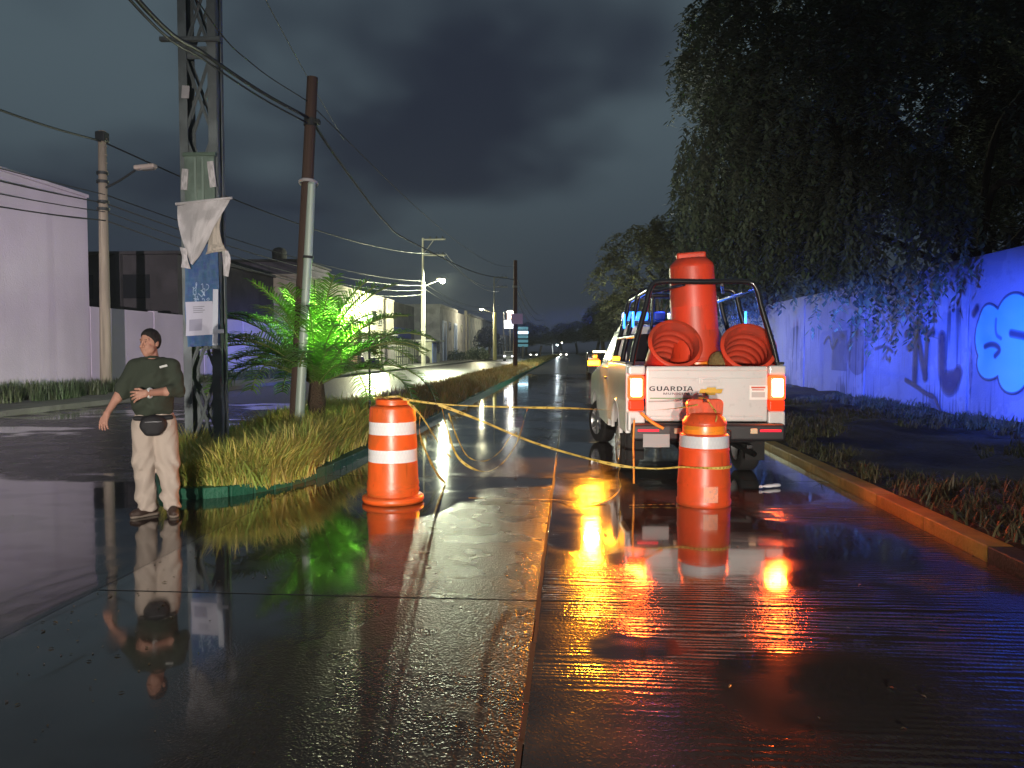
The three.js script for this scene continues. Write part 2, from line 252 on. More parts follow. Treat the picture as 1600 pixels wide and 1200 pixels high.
// ------------------------------------------------------------------ walls and buildings
const glassDark = P({ color: [0.02, 0.022, 0.026], roughness: 0.12, specularIntensity: 0.8 });
const pale = M({ color: [0.6, 0.53, 0.64], roughness: 0.92, map: rep(T.soft, 0.12), bumpMap: rep(T.rough, 1.3), bumpScale: 0.008 }), creamWall = stucco([0.5, 0.44, 0.36]), greyWall = stucco([0.36, 0.34, 0.33]), darkWall = stucco([0.07, 0.065, 0.07]), conc = stucco([0.3, 0.29, 0.27], 0.6);
const steelDark = M({ color: [0.05, 0.055, 0.055], roughness: 0.5, metalness: 0.6, bumpMap: rep(T.rough, 3), bumpScale: 0.004 });
{ // painted wall on the verge side
  const w = thing('painted_wall', 'long plastered wall covered in graffiti behind the weedy verge, lit blue', 'wall', [8.86, 0, 0]);
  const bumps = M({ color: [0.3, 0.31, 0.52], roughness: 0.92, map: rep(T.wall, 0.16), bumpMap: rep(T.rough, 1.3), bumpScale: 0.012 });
  for (let z = 6, k = 0; z > -90; z -= 6, k++) {
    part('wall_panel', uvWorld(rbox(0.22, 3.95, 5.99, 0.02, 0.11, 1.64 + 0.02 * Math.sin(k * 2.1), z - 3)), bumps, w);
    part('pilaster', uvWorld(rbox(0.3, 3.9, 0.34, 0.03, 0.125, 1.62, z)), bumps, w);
  }
  const cv = canvasTex(2048, 420, (c, W, H) => {
    c.clearRect(0, 0, W, H); c.lineJoin = c.lineCap = 'round';
    const dark = 'rgba(44,42,88,0.34)', line = (pts, lw, col = dark) => { c.strokeStyle = col; for (const k of [1.5, 1.15, 0.8, 0.5]) { c.lineWidth = lw * k; c.beginPath(); pts.forEach(([x, y], i) => (i ? (i + 1 < pts.length ? c.quadraticCurveTo(x, y, (x + pts[i + 1][0]) / 2, (y + pts[i + 1][1]) / 2) : c.lineTo(x, y)) : c.moveTo(x, y))); c.stroke(); } };
    const s = W / 1600;
    c.scale(s, s);
    // round pale tag with dark outline
    c.fillStyle = 'rgba(120,225,255,0.8)'; c.strokeStyle = 'rgba(44,42,88,0.6)'; c.lineWidth = 6;
    c.beginPath(); c.moveTo(1262, 116); c.bezierCurveTo(1285, 62, 1330, 96, 1336, 98); c.bezierCurveTo(1370, 50, 1450, 66, 1462, 122); c.bezierCurveTo(1500, 160, 1490, 210, 1452, 226); c.bezierCurveTo(1440, 282, 1352, 286, 1342, 238); c.bezierCurveTo(1290, 262, 1246, 232, 1262, 196); c.bezierCurveTo(1244, 172, 1244, 140, 1262, 116); c.fill(); c.stroke();
    line([[1290, 176], [1318, 168], [1352, 182], [1330, 196]], 9); line([[1386, 150], [1430, 156]], 12); line([[1240, 104], [1252, 92]], 14); line([[1330, 120], [1326, 150], [1350, 160]], 6, 'rgba(60,110,190,0.4)');
    // letters
    line([[900, 142], [945, 132], [972, 98], [1012, 146], [1052, 138]], 15); line([[960, 128], [958, 262]], 22); line([[966, 140], [1016, 250]], 20); line([[1016, 250], [1022, 150]], 15); line([[918, 178], [950, 176]], 13); line([[905, 262], [962, 274], [1020, 292], [1058, 296]], 10);
    line([[1098, 156], [1096, 232], [1122, 276], [1160, 270], [1180, 236]], 28); line([[1130, 246], [1176, 240]], 22); line([[1070, 300], [1100, 330]], 8);
    c.fillStyle = 'rgba(46,44,90,0.3)'; c.beginPath(); c.ellipse(560, 190, 90, 70, 0, 0, 7); c.fill(); c.fillStyle = 'rgba(50,60,130,0.35)'; c.fillRect(330, 120, 140, 130); c.fillRect(620, 96, 70, 60);
    line([[250, 160], [300, 120], [330, 190], [380, 150]], 9, 'rgba(50,50,100,0.25)'); line([[700, 180], [760, 168], [820, 188]], 8, 'rgba(50,50,100,0.25)'); line([[1510, 200], [1580, 120], [1590, 250]], 16, 'rgba(40,38,80,0.3)');
  });
  const gm = M({ color: [1, 1, 1], map: cv, transparent: true, roughness: 0.7 });
  part('graffiti', new THREE.PlaneGeometry(16, 3.28).rotateY(-Math.PI / 2).translate(-0.03, 1.76, -22), gm, w);
}
{ // pale building at the corner
  const b = thing('pale_building', 'tall blank pale lavender building beside the concrete pole', 'building', [-17.8, 0, 0]);
  part('wall', uvWorld(rbox(12, 7.2, 19.4, 0.03, -6, 3.6, -17.7)), pale, b);
  part('parapet', uvWorld(rbox(12.1, 0.12, 19.5, 0.02, -6, 7.26, -17.7)), pale, b);
}
{ // low boundary wall
  const b = thing('boundary_wall', 'low plain pale boundary wall between the lavender building and cream building', 'wall', [-17.8, 0, 0]);
  for (let k = 0; k < 5; k++) part('wall_panel', uvWorld(rbox(0.22, 3.2, 4.5, 0.015, -0.12, 1.6, -29.7 - k * 4.52)), pale, b);
  for (let k = 0; k < 4; k++) part('post', uvWorld(rbox(0.3, 3.26, 0.3, 0.015, -0.13, 1.63, -31.96 - k * 4.52)), pale, b);
}
function windowPart(parent, x, y, z, w, h, mat = glassDark, frame = conc) { // facing +x
  const f = part('window', [box(0.1, 0.09, w + 0.16, x, y + h / 2 + 0.045, z), box(0.16, 0.09, w + 0.2, x, y - h / 2 - 0.045, z), box(0.1, h, 0.08, x, y, z - w / 2 - 0.04), box(0.1, h, 0.08, x, y, z + w / 2 + 0.04), box(0.06, h, 0.05, x, y, z)], frame, parent);
  part('pane', box(0.03, h, w, x - 0.03, y, z), mat, f); return f;
}
{
  const b = thing('dark_building', 'unlit dark flat-roofed building rising behind the low boundary wall', 'building', [-24.9, 0, -44]);
  part('wall', uvWorld(rbox(11, 6.4, 13, 0.03, -0.3, 3.2, 0)), darkWall, b);
  part('roof', uvWorld(rbox(11.4, 0.16, 13.4, 0.03, -0.3, 6.48, 0)), darkWall, b);
  for (const x of [-3, 0, 3]) part('window', [box(1.5, 1.2, 0.08, x, 4.8, 6.5)], glassDark, b);
  part('pillar', uvWorld(box(0.3, 6.4, 0.3, 2.2, 3.2, 6.6)), darkWall, b);
}
{
  const b = thing('rear_building', 'dim purple-grey flat building top seen behind the cream building', 'building', [-27, 0, -67]);
  part('wall', uvWorld(rbox(9, 9, 8, 0.03, 0, 4.5, 0)), stucco([0.16, 0.14, 0.18]), b);
  part('roof', uvWorld(rbox(9.3, 0.2, 8.3, 0.03, 0, 9.1, 0)), darkWall, b);
  part('water_tank', lathe([[0, 0], [0.6, 0], [0.62, 0.9], [0.45, 1.15], [0.15, 1.25], [0, 1.25]], 20).translate(2, 9.2, 2), darkWall, b);
}
{
  const b = thing('cream_building', 'cream two-storey building with a floodlight behind the palm', 'building', [-17.8, 0, 0]);
  part('wall', uvWorld(rbox(5.4, 6.5, 27, 0.03, -2.72, 3.25, -63.6)), creamWall, b);
  part('parapet', uvWorld(rbox(5.5, 0.16, 27.1, 0.02, -2.7, 6.58, -63.6)), creamWall, b);
  part('plinth', uvWorld(rbox(0.16, 3.0, 12.6, 0.02, 0.09, 1.5, -56.6)), stucco([0.52, 0.27, 0.19]), b, 'salmon painted lower wall');
  part('ledge', uvWorld(rbox(0.5, 0.14, 14, 0.02, 0.2, 3.1, -70)), conc, b);
  for (const [z, y] of [[-54.5, 4.9], [-58.5, 4.9], [-71.2, 4.7]]) windowPart(b, 0.04, y, z, 1.4, 1.3);
  part('flood_bracket', [bar([0, 4.55, -66], [0.42, 4.75, -66], 0.03), rbox(0.2, 0.34, 0.5, 0.03, 0.4, 4.8, -66)], steelDark, b);
  part('flood_lens', rbox(0.06, 0.3, 0.44, 0.02, 0.55, 4.8, -65.94), M({ color: [0.5, 0.5, 0.4], emissive: [60, 66, 40] }), b, 'glaring white-green flood lamp');
  const gate = part('garage_door', uvWorld(box(0.08, 2.35, 4.6, 0.06, 1.28, -66.6)), M({ color: [0.27, 0.26, 0.24], roughness: 0.6, metalness: 0.2 }), b);
  for (let k = 0; k < 6; k++) part('slat', rbox(0.03, 0.34, 4.5, 0.01, 0.115, 0.3 + k * 0.39, -66.6), gate.material, gate);
  part('gate_column', uvWorld(rbox(0.4, 2.9, 0.5, 0.02, 0.2, 1.5, -69.4)), stucco([0.5, 0.48, 0.42]), b);
  part('gate_column', uvWorld(rbox(0.4, 2.9, 0.5, 0.02, 0.2, 1.5, -63.7)), stucco([0.5, 0.45, 0.5]), b);
  part('shutter', uvWorld(rbox(0.1, 2.3, 3.4, 0.02, 0.06, 1.3, -73.4)), M({ color: [0.2, 0.17, 0.17], roughness: 0.7 }), b);
}
point('facade_flood', [-17.1, 4.82, -65.7], [0.95, 1, 0.62], 560, 8);
{ // walled yard with gates, dark house behind
  const b = thing('gated_house', 'dark house with a blue painted band above cream sheet metal gates', 'building', [-17.8, 0, 0]);
  part('wall', uvWorld(rbox(7, 7.4, 22, 0.03, -6.5, 3.7, -91)), stucco([0.13, 0.11, 0.11]), b);
  part('blue_band', uvWorld(rbox(0.1, 1.25, 19, 0.02, -2.95, 3.75, -90)), stucco([0.07, 0.08, 0.42]), b, 'blue painted band');
  part('yard_wall', uvWorld(rbox(0.22, 3.0, 2.6, 0.02, -0.1, 1.5, -76.4)), stucco([0.3, 0.28, 0.27]), b);
  const gm = M({ color: [0.5, 0.49, 0.38], roughness: 0.6, map: rep(T.stain, 0.5) });
  for (let k = 0; k < 5; k++) {
    const g = part('gate', uvWorld(box(0.05, 2.7, 3.1, -0.03, 1.45, -79.4 - k * 3.2)), gm, b);
    for (let q = 0; q < 4; q++) part('gate_bar', box(0.05, 2.7, 0.07, 0.022, 1.45, -78 - k * 3.2 - q * 0.93), steelDark, g);
    part('gate_rail', [box(0.05, 0.07, 3.1, 0.03, 0.95, -79.4 - k * 3.2), box(0.05, 0.07, 3.1, 0.03, 2.3, -79.4 - k * 3.2)], steelDark, g);
  }
  part('rubble_pile', new THREE.IcosahedronGeometry(1, 1).scale(0.8, 0.7, 1.3).translate(0.9, 0.4, -88), darkWall, b);
}
{
  const b = thing('guard_booth', 'small booth with blue door frame beside the lit utility pole', 'booth', [-16.6, 0.12, -91.5]);
  part('wall', uvWorld(rbox(1.6, 2.5, 5.6, 0.03, -0.2, 1.25, 0)), stucco([0.52, 0.52, 0.4]), b);
  part('roof', uvWorld(rbox(2.4, 0.22, 6.2, 0.03, -0.1, 2.62, 0)), stucco([0.55, 0.55, 0.52]), b);
  const d = part('door', [box(0.06, 2.2, 2.0, 0.62, 1.12, 1.5)], M({ color: [0.3, 0.35, 0.5], roughness: 0.5 }), b); part('door_frame', [box(0.1, 2.3, 0.14, 0.63, 1.15, 2.6), box(0.1, 2.3, 0.14, 0.63, 1.15, 0.42), box(0.1, 0.12, 2.3, 0.63, 2.3, 1.5)], M({ color: [0.1, 0.14, 0.4] }), d);
  part('window', box(0.06, 1.2, 1.7, 0.62, 1.7, -1.5), glassDark, b);
}
{
  const b = thing('grey_building', 'grey two-storey house front with tall blue door frames', 'building', [-17.8, 0, 0]);
  part('wall', uvWorld(rbox(8, 7.6, 30, 0.03, -4, 3.8, -120)), stucco([0.36, 0.34, 0.36]), b);
  part('parapet', uvWorld(rbox(8.2, 0.4, 16, 0.03, -4, 7.8, -113.4)), stucco([0.36, 0.34, 0.36]), b);
  for (const z of [-108.5, -119]) { const d = part('door', box(0.1, 5.4, 2.4, 0.03, 2.8, z), M({ color: [0.16, 0.2, 0.34], roughness: 0.4 }), b); part('door_frame', [box(0.16, 5.6, 0.3, 0.05, 2.8, z - 1.35), box(0.16, 5.6, 0.3, 0.05, 2.8, z + 1.35), box(0.16, 0.3, 3, 0.05, 5.65, z)], M({ color: [0.5, 0.55, 0.75] }), d); }
  windowPart(b, 0.05, 5.2, -113.6, 1.6, 1.2); windowPart(b, 0.05, 5.2, -126, 1.6, 1.2);
  part('pilaster', uvWorld(rbox(0.4, 8.4, 1.0, 0.03, 0, 4.2, -131.5)), stucco([0.4, 0.36, 0.3]), b);
}
{
  const b = thing('lit_warehouse', 'yellowish brightly lit building front beyond the grey house', 'building', [-17.8, 0, 0]);
  part('wall', uvWorld(rbox(8, 7.8, 48, 0.03, -4, 3.9, -160)), stucco([0.55, 0.52, 0.38]), b);
  part('roof_edge', uvWorld(rbox(8.6, 0.3, 48.4, 0.03, -4, 7.95, -160)), conc, b);
  for (let k = 0; k < 3; k++) part('door', box(0.12, 4.6, 5, 0.04, 2.4, -151 - k * 13), M({ color: [0.2, 0.22, 0.25], roughness: 0.5 }), b);
}
for (let k = 0; k < 3; k++) { // low shops far down the street
  const b = thing('far_shop', ['white far-off shop with a lit front and sign board', 'low tan far-off shop past the white shop', 'last small dim shop near the end of street'][k], 'building', [-17.8, 0, -200 - k * 32]);
  part('wall', uvWorld(rbox(8, 5.5 + (k % 2), 28, 0.03, -4, 2.7, 0)), stucco([[0.5, 0.5, 0.52], [0.4, 0.33, 0.26], [0.3, 0.3, 0.3]][k]), b);
  part('awning', box(1.8, 0.2, 22, 0.8, 3.1, 0), conc, b);
  for (let q = -1; q < 2; q++) part('window', box(0.1, 2, 5, 0.04, 1.6, q * 8), glassDark, b);
}

// ------------------------------------------------------------------ poles
const postSteel = M({ color: [0.2, 0.235, 0.25], roughness: 0.65, metalness: 0.1, map: rep(T.stain, 1), bumpMap: rep(T.rough, 3), bumpScale: 0.004 });
{ // riveted lattice post on the nose of the median
  const t = thing('lattice_post', 'dark steel lattice power post hung with banners on the grassy median tip', 'utility pole', [-4.79, 0.1, -9.82], 0.06);
  const H = 9.5, s = 0.2, sd = 0.12;
  for (const sx of [-1, 1]) for (const sz of [-1, 1]) part('leg', uvWorld(merge([rbox(0.11, H, 0.014, 0.004, sx * (s - 0.012), H / 2, sz * sd), rbox(0.014, H, 0.07, 0.004, sx * (s + 0.042), H / 2, sz * (sd - 0.042))])), postSteel, t);
  for (let k = 0; k < 9; k++) {
    const y0 = 0.15 + k * 1.03, y1 = y0 + 0.96;
    for (const sz of [-1, 1]) { const z = sz * (sd - 0.012); part('brace', flat([-s + 0.03, y0, z], [s - 0.03, y1, z], 0.042, 0.008, [0, 0, 1]), postSteel, t); part('brace', flat([s - 0.03, y0, z - sz * 0.01], [-s + 0.03, y1, z - sz * 0.01], 0.042, 0.008, [0, 0, 1]), postSteel, t); }
    for (const sx of [-1, 1]) part('brace', flat([sx * (s + 0.033), k % 2 ? y0 : y1, -sd + 0.03], [sx * (s + 0.033), k % 2 ? y1 : y0, sd - 0.03], 0.042, 0.008, [1, 0, 0]), postSteel, t);
  }
  for (const y of [0.12, 5.28]) part('batten_plate', rbox(0.4, 0.16, 0.012, 0.003, 0, y, sd - 0.028), postSteel, t);
  part('crossbar', rbox(0.78, 0.055, 0.06, 0.008, -0.07, 5.43, sd + 0.03), postSteel, t);
  part('footing', uvWorld(rbox(0.8, 0.5, 0.8, 0.03, 0, -0.14, 0)), conc, t);
}
function cloth(left, right, z, amp, seed, rows = 26, cols = 14, depth = 0.006) { // hanging sheet between a left and a right outline, both [x, y] lists from top to bottom
  const L = new THREE.CatmullRomCurve3(left.map(([x, y]) => V(x, y, 0))), R = new THREE.CatmullRomCurve3(right.map(([x, y]) => V(x, y, 0))), pos = [], idx = [], uv = [];
  for (let side = 0; side < 2; side++) for (let j = 0; j <= rows; j++) for (let i = 0; i <= cols; i++) {
    const a = L.getPoint(j / rows), b = R.getPoint(j / rows), x = lerp(a.x, b.x, i / cols), y = lerp(a.y, b.y, i / cols);
    const f = (fbm(x * 5 + seed, y * 2.4, 3, seed) - 0.5) * amp * 2 + Math.sin(x * 26 + y * 9 + seed) * amp * 0.25 * (j / rows) + Math.sin((i / cols) * Math.PI) * amp * 0.5;
    pos.push(x, y, z + f - side * depth); uv.push(i / cols, 1 - j / rows);
  }
  const N = (rows + 1) * (cols + 1);
  for (let side = 0; side < 2; side++) for (let j = 0; j < rows; j++) for (let i = 0; i < cols; i++) { const a = side * N + j * (cols + 1) + i, b = a + 1, c = a + cols + 1, d = c + 1; side ? idx.push(a, b, c, b, d, c) : idx.push(a, c, b, b, c, d); }
  const g = new THREE.BufferGeometry(); g.setAttribute('position', new THREE.Float32BufferAttribute(pos, 3)); g.setAttribute('uv', new THREE.Float32BufferAttribute(uv, 2)); g.setIndex(idx); g.computeVertexNormals(); return g;
}
const whiteCloth = M({ color: [0.72, 0.7, 0.74], roughness: 0.8, map: rep(T.stain, 1) });
solo('torn_banner', [cloth([[-5.04, 3.41], [-5.03, 3.22], [-4.98, 3.0], [-4.92, 2.84], [-4.87, 2.68]], [[-4.33, 3.485], [-4.42, 3.33], [-4.56, 3.12], [-4.69, 2.86], [-4.84, 2.655]], -9.6, 0.03, 3),
  bar([-5.05, 3.43, -9.6], [-4.3, 3.5, -9.6], 0.018, 0.018)], whiteCloth, 'white torn triangular banner drooping from the lattice post', 'banner');
solo('paper_scrap', [cloth([[-4.62, 3.3], [-4.63, 3.1], [-4.66, 2.85], [-4.69, 2.79]], [[-4.44, 3.36], [-4.49, 3.15], [-4.45, 2.92], [-4.40, 2.84]], -9.63, 0.03, 8, 16, 8), cloth([[-4.6, 2.92], [-4.58, 2.83]], [[-4.42, 2.9], [-4.4, 2.82]], -9.6, 0.03, 14, 5, 6)], M({ color: [0.62, 0.56, 0.5], roughness: 0.85, map: T.stain }), 'crumpled beige paper scrap beside the white torn banner', 'paper');
solo('plastic_shred', [cloth([[-5.0, 2.88], [-4.97, 2.76], [-4.98, 2.62]], [[-4.9, 2.86], [-4.9, 2.74], [-4.86, 2.6]], -9.58, 0.03, 21, 10, 6)], whiteCloth, 'small shredded white plastic at the left edge of the post', 'plastic scrap');
solo('plastic_shred', [cloth([[-4.45, 2.84], [-4.44, 2.7], [-4.45, 2.52]], [[-4.37, 2.83], [-4.34, 2.72], [-4.38, 2.5]], -9.62, 0.03, 23, 10, 6)], whiteCloth, 'white plastic strip fluttering on the right edge of the post', 'plastic scrap');
{
  const g = thing('tin_plate', 'pale green rusted plate with two white labels on the post', 'plate', [-4.75, 3.73, -9.655]);
  part('plate', uvWorld(rbox(0.4, 0.68, 0.02, 0.006)), M({ color: [0.2, 0.28, 0.24], roughness: 0.6, map: rep(T.stain, 1.4) }), g);
  part('top_edge', rbox(0.44, 0.05, 0.05, 0.01, 0, 0.34, 0), M({ color: [0.12, 0.18, 0.14], roughness: 0.6 }), g);
  part('label', rbox(0.085, 0.27, 0.02, 0.006, -0.19, 0.02, 0.022, 0, 0, -0.08), whiteCloth, g); part('label', rbox(0.085, 0.33, 0.02, 0.006, 0.17, 0.08, 0.022, 0, 0, 0.1), whiteCloth, g);
  for (const x of [-0.05, 0.05]) part('rib', rbox(0.03, 0.6, 0.02, 0.006, x, 0, 0.016), M({ color: [0.24, 0.31, 0.27] }), g);
}
solo('paper_tag', uvWorld(rbox(0.1, 0.16, 0.012, 0.003, 0, 0, 0, 0, 0, -0.1)).translate(-4.93, 4.87, -9.675), whiteCloth, 'small white paper tag high on the left post leg', 'paper');
{
  const poster = canvasTex(256, 512, (c, W, H) => { c.fillStyle = '#5d7d9c'; c.fillRect(0, 0, W, H); const r = rng(3); for (let i = 0; i < 1200; i++) { c.fillStyle = `rgba(${30 + r() * 60},${60 + r() * 60},${100 + r() * 80},0.12)`; c.fillRect(r() * W, r() * H, 8 + r() * 30, 4 + r() * 40); } c.strokeStyle = 'rgba(205,220,235,0.75)'; c.lineWidth = 5; for (let k = 0; k < 26; k++) { const x = 60 + r() * 110, y = 200 + r() * 170; c.beginPath(); c.moveTo(x, y); c.bezierCurveTo(x + r() * 60 - 30, y - 30 * r(), x + 40 * r(), y + 40 * r(), x + r() * 50 - 20, y + 34 * r()); c.stroke(); } });
  solo('blue_poster', cloth([[-4.98, 2.9], [-4.975, 2.5], [-4.98, 2.1], [-4.96, 1.6]], [[-4.53, 2.93], [-4.525, 2.5], [-4.52, 2.1], [-4.53, 1.62]], -9.66, 0.018, 31, 24, 12), M({ color: [0.8, 0.85, 0.95], map: poster, roughness: 0.75 }), 'weathered blue poster with white scribble wrapped round the post', 'poster');
  const notice = canvasTex(256, 256, (c, W, H) => { c.fillStyle = '#cfcfdd'; c.fillRect(0, 0, W, H); c.fillStyle = '#8d8f9e'; for (let k = 0; k < 4; k++) c.fillRect(70, 36 + k * 14, 110 - (k % 2) * 20, 5); c.fillStyle = '#a8a8ba'; c.fillRect(30, 130, 120, 90); });
  solo('paper_notice', cloth([[-4.96, 2.18], [-4.955, 1.95], [-4.96, 1.74]], [[-4.6, 2.19], [-4.58, 1.98], [-4.6, 1.76]], -9.63, 0.012, 41, 12, 10), M({ color: [0.9, 0.9, 0.95], map: notice, roughness: 0.8 }), 'pale notice sheet taped over the blue poster bottom', 'notice');
  solo('tape_strip', [rbox(0.07, 0.72, 0.01, 0.003, -4.555, 1.98, -9.615, 0, 0, -0.03), rbox(0.16, 0.05, 0.01, 0.003, -4.52, 1.8, -9.605)], M({ color: [0.62, 0.66, 0.78], roughness: 0.6 }), 'pale vertical tape strip along the right post leg', 'tape');
}
{ // tall wooden pole with a painted steel pipe against it
  const wood = M({ color: [0.085, 0.055, 0.045], roughness: 0.85, map: rep(T.wood, 3, 1), bumpMap: rep(T.wood, 3, 1), bumpScale: 0.015 });
  const t = thing('wooden_pole', 'dark leaning timber utility pole behind the palm', 'utility pole', [-4.43, 0.1, -12.05]);
  part('shaft', bar([0, -0.2, 0], [0.37, 5.76, 0], 0.11, 0.085, 14), wood, t);
  part('clamp', [bar([0.325, 5.0, 0], [0.333, 5.12, 0], 0.105, 0.105, 14), rbox(0.1, 0.08, 0.1, 0.02, 0.44, 5.06, 0.02)], steelDark, t);
  part('cable_coil', new THREE.TorusGeometry(0.13, 0.028, 8, 20).rotateX(1.35).translate(0.3, 4.1, 0.05), M({ color: [0.4, 0.38, 0.4], roughness: 0.5 }), t);
  const p = thing('steel_pipe_pole', 'pale green-white painted pipe standing against the dark timber pole', 'pole', [-4.25, 0.1, -11.87]);
  const pp = M({ color: [0.5, 0.62, 0.55], roughness: 0.45, map: rep(T.stain, 2, 0.4), metalness: 0.1 });
  part('shaft', bar([-0.06, -0.2, 0], [0.22, 4.05, 0], 0.078, 0.06, 16), pp, p); part('cap', bar([0.22, 4.05, 0], [0.222, 4.08, 0], 0.068, 0.05, 16), pp, p);
  for (const y of [1.3, 2.9]) part('strap', bar([-0.046 + y * 0.066, y, 0], [-0.046 + (y + 0.04) * 0.066, y + 0.04, 0], 0.08, 0.08, 16), steelDark, p);
}
const polesConc = M({ color: [0.34, 0.29, 0.22], roughness: 0.9, map: rep(T.stain, 1.2), bumpMap: rep(T.rough, 2), bumpScale: 0.008 });
{
  const t = thing('concrete_pole', 'weathered concrete street pole with an unlit lamp arm beside the lavender building', 'lamp post', [-16.35, 0.1, -26]);
  part('shaft', bar([0, 0, 0], [0.06, 9.1, 0], 0.2, 0.13, 8), polesConc, t);
  for (const [y, r] of [[6.35, 0.21], [6.6, 0.19], [7.3, 0.2], [7.6, 0.19]]) part('ring_clamp', bar([0.04, y, 0], [0.04, y + 0.1, 0], r, r, 12), steelDark, t);
  part('top_cap', rbox(0.34, 0.34, 0.34, 0.04, 0.06, 8.9, 0), steelDark, t);
  for (let k = 0; k < 5; k++) part('step_bolt', bar([0.1, 7.7 + k * 0.28, 0.06], [0.27, 7.7 + k * 0.28, 0.06], 0.02, 0.02, 6), polesConc, t);
  part('arm', tube([[0.05, 7.1, 0], [0.7, 7.35, 0.1], [1.35, 7.68, 0.2]], 0.04, 14, 8), steelDark, t);
  const l = part('lamp_head', rbox(0.75, 0.15, 0.3, 0.06, 1.75, 7.78, 0.25, 0, 0, 0.08), M({ color: [0.5, 0.42, 0.34], roughness: 0.5 }), t);
  part('lens', rbox(0.45, 0.05, 0.22, 0.02, 1.85, 7.7, 0.25, 0, 0, 0.08), M({ color: [0.3, 0.28, 0.24], roughness: 0.2 }), l);
}
function crossarmPole(name, label, pos, H, low, lamp) {
  const t = thing(name, label, 'utility pole', pos);
  part('shaft', bar([0, 0, 0], [0, low, 0], 0.22, 0.19, 10), M({ color: [0.5, 0.49, 0.42], roughness: 0.9, map: rep(T.stain, 1) }), t);
  part('mast', bar([0.0, low, 0], [0.0, H, 0], 0.12, 0.1, 8), conc, t);
  for (const y of [H - 0.15, H - 1.65]) { const c = part('crossarm', rbox(2.3, 0.14, 0.14, 0.02, 1.05, y, 0), conc, t); for (let k = 0; k < 3; k++) part('insulator', lathe([[0, 0], [0.07, 0.02], [0.05, 0.1], [0.08, 0.14], [0.03, 0.24], [0, 0.25]], 10).translate(0.7 + k * 0.6, y + 0.07, 0), steelDark, c); }
  part('brace', bar([0.05, H - 1.5, 0], [1.0, H - 0.25, 0], 0.04, 0.04, 6), conc, t);
  if (lamp) {
    part('lamp_arm', tube([[0.1, low - 0.5, 0], [1.0, low - 0.1, 0], [1.75, low + 0.1, 0.1]], 0.05, 12, 6), conc, t);
    part('lamp_head', rbox(0.9, 0.16, 0.42, 0.06, 1.75, low + 0.22, 0.12), conc, t);
    part('bulb', new THREE.SphereGeometry(0.24, 16, 12).scale(1.02, 1, 1.02).translate(1.9, low + 0.0, 0.12), M({ color: [0.6, 0.6, 0.5], emissive: [85, 90, 62] }), t, 'glowing lamp bulb');
  }
  return t;
}
crossarmPole('utility_pole', 'tall utility pole with two crossarms and the glowing street lamp', [-14, 0.1, -73], 12.2, 8.1, true);
point('street_lamp_light', [-12.1, 8.1, -72.88], [0.92, 1, 0.68], 720, 10);
{
  const t = crossarmPole('utility_pole', 'smaller distant pole with crossarms past the grey house', [-12, 0.1, -122], 13.2, 7.6, false);
}
{
  const t = thing('street_lamp', 'distant yellow-lit lamp pole beyond the grey house', 'lamp post', [-11.8, 0.1, -121.5]);
  part('shaft', bar([0, 0, 0], [0, 7.5, 0], 0.3, 0.24, 10), M({ color: [0.5, 0.45, 0.2], roughness: 0.8 }), t);
  part('arm', bar([0, 7.2, 0], [-2, 8.1, 0], 0.06, 0.05), conc, t); part('lamp_head', rbox(0.8, 0.18, 0.4, 0.05, -2.2, 8.15, 0), conc, t);
  part('bulb', new THREE.SphereGeometry(0.18, 12, 8).translate(-2.2, 7.98, 0), M({ color: [0.6, 0.6, 0.4], emissive: [40, 38, 20] }), t);
  point('far_street_lamp_light', [-14, 7.95, -121.5], [1, 0.95, 0.6], 170, 8);
}
{
  const t = thing('median_pole', 'dark red-brown timber pole on the median with pasted signs', 'utility pole', [-4.2, 0.1, -59.3]);
  const wood = M({ color: [0.1, 0.05, 0.04], roughness: 0.85, map: rep(T.wood, 3, 1) });
  part('shaft', bar([0, 0, 0], [0.02, 8.4, 0], 0.19, 0.14, 10), wood, t);
  part('pasted_sign', rbox(0.9, 0.8, 0.06, 0.02, 0.15, 3.9, 0.2), M({ color: [0.6, 0.4, 0.62], roughness: 0.7 }), t);
  part('ring_clamp', bar([0, 6.3, 0], [0, 6.45, 0], 0.2, 0.2, 10), conc, t);
}
// ------------------------------------------------------------------ cables
const cableMat = M({ color: [0.018, 0.018, 0.02], roughness: 0.6 }), wireMat = M({ color: [0.12, 0.12, 0.12], roughness: 0.4, metalness: 0.5 });
function cable(label, pts, r, mat = cableMat, seg = 40) { return solo('power_cable', tube(pts, r, seg, 5), mat, label, 'cable', 'overhead cables along the street'); }
function span(a, b, sag, n = 6) { const o = []; for (let i = 0; i <= n; i++) { const t = i / n; o.push([lerp(a[0], b[0], t), lerp(a[1], b[1], t) - sag * 4 * t * (1 - t), lerp(a[2], b[2], t)]); } return o; }
cable('thick black cable crossing in front of the lattice post to the timber pole', [[-1.2, 4.6, 5], [-2.4, 4.3, -1], [-3.6, 4.47, -6.3], [-4.14, 4.92, -8.6], [-4.2, 5.08, -10.4], [-4.1, 5.21, -12]], 0.024);
cable('second black cable running just under the thick one to the timber pole', [[-1.2, 4.54, 5], [-2.42, 4.24, -1], [-3.62, 4.42, -6.3], [-4.16, 4.86, -8.6], [-4.22, 5.01, -10.4], [-4.12, 5.13, -12]], 0.013);
cable('thick black cable dropping away from the timber pole down the street', [[-4.08, 5.2, -12], [-4.2, 5.12, -13.2], [-4.72, 5.2, -17], [-5.3, 5.25, -22], [-5.6, 5.4, -27], [-5.3, 6.0, -44], [-4.2, 7.0, -59.3]], 0.024);
cable('thin wire from above the lattice post to the timber pole top', [[-2.6, 5.1, -2], [-3.9, 5.2, -8], [-4.15, 5.3, -10], [-4.12, 5.47, -12]], 0.008);
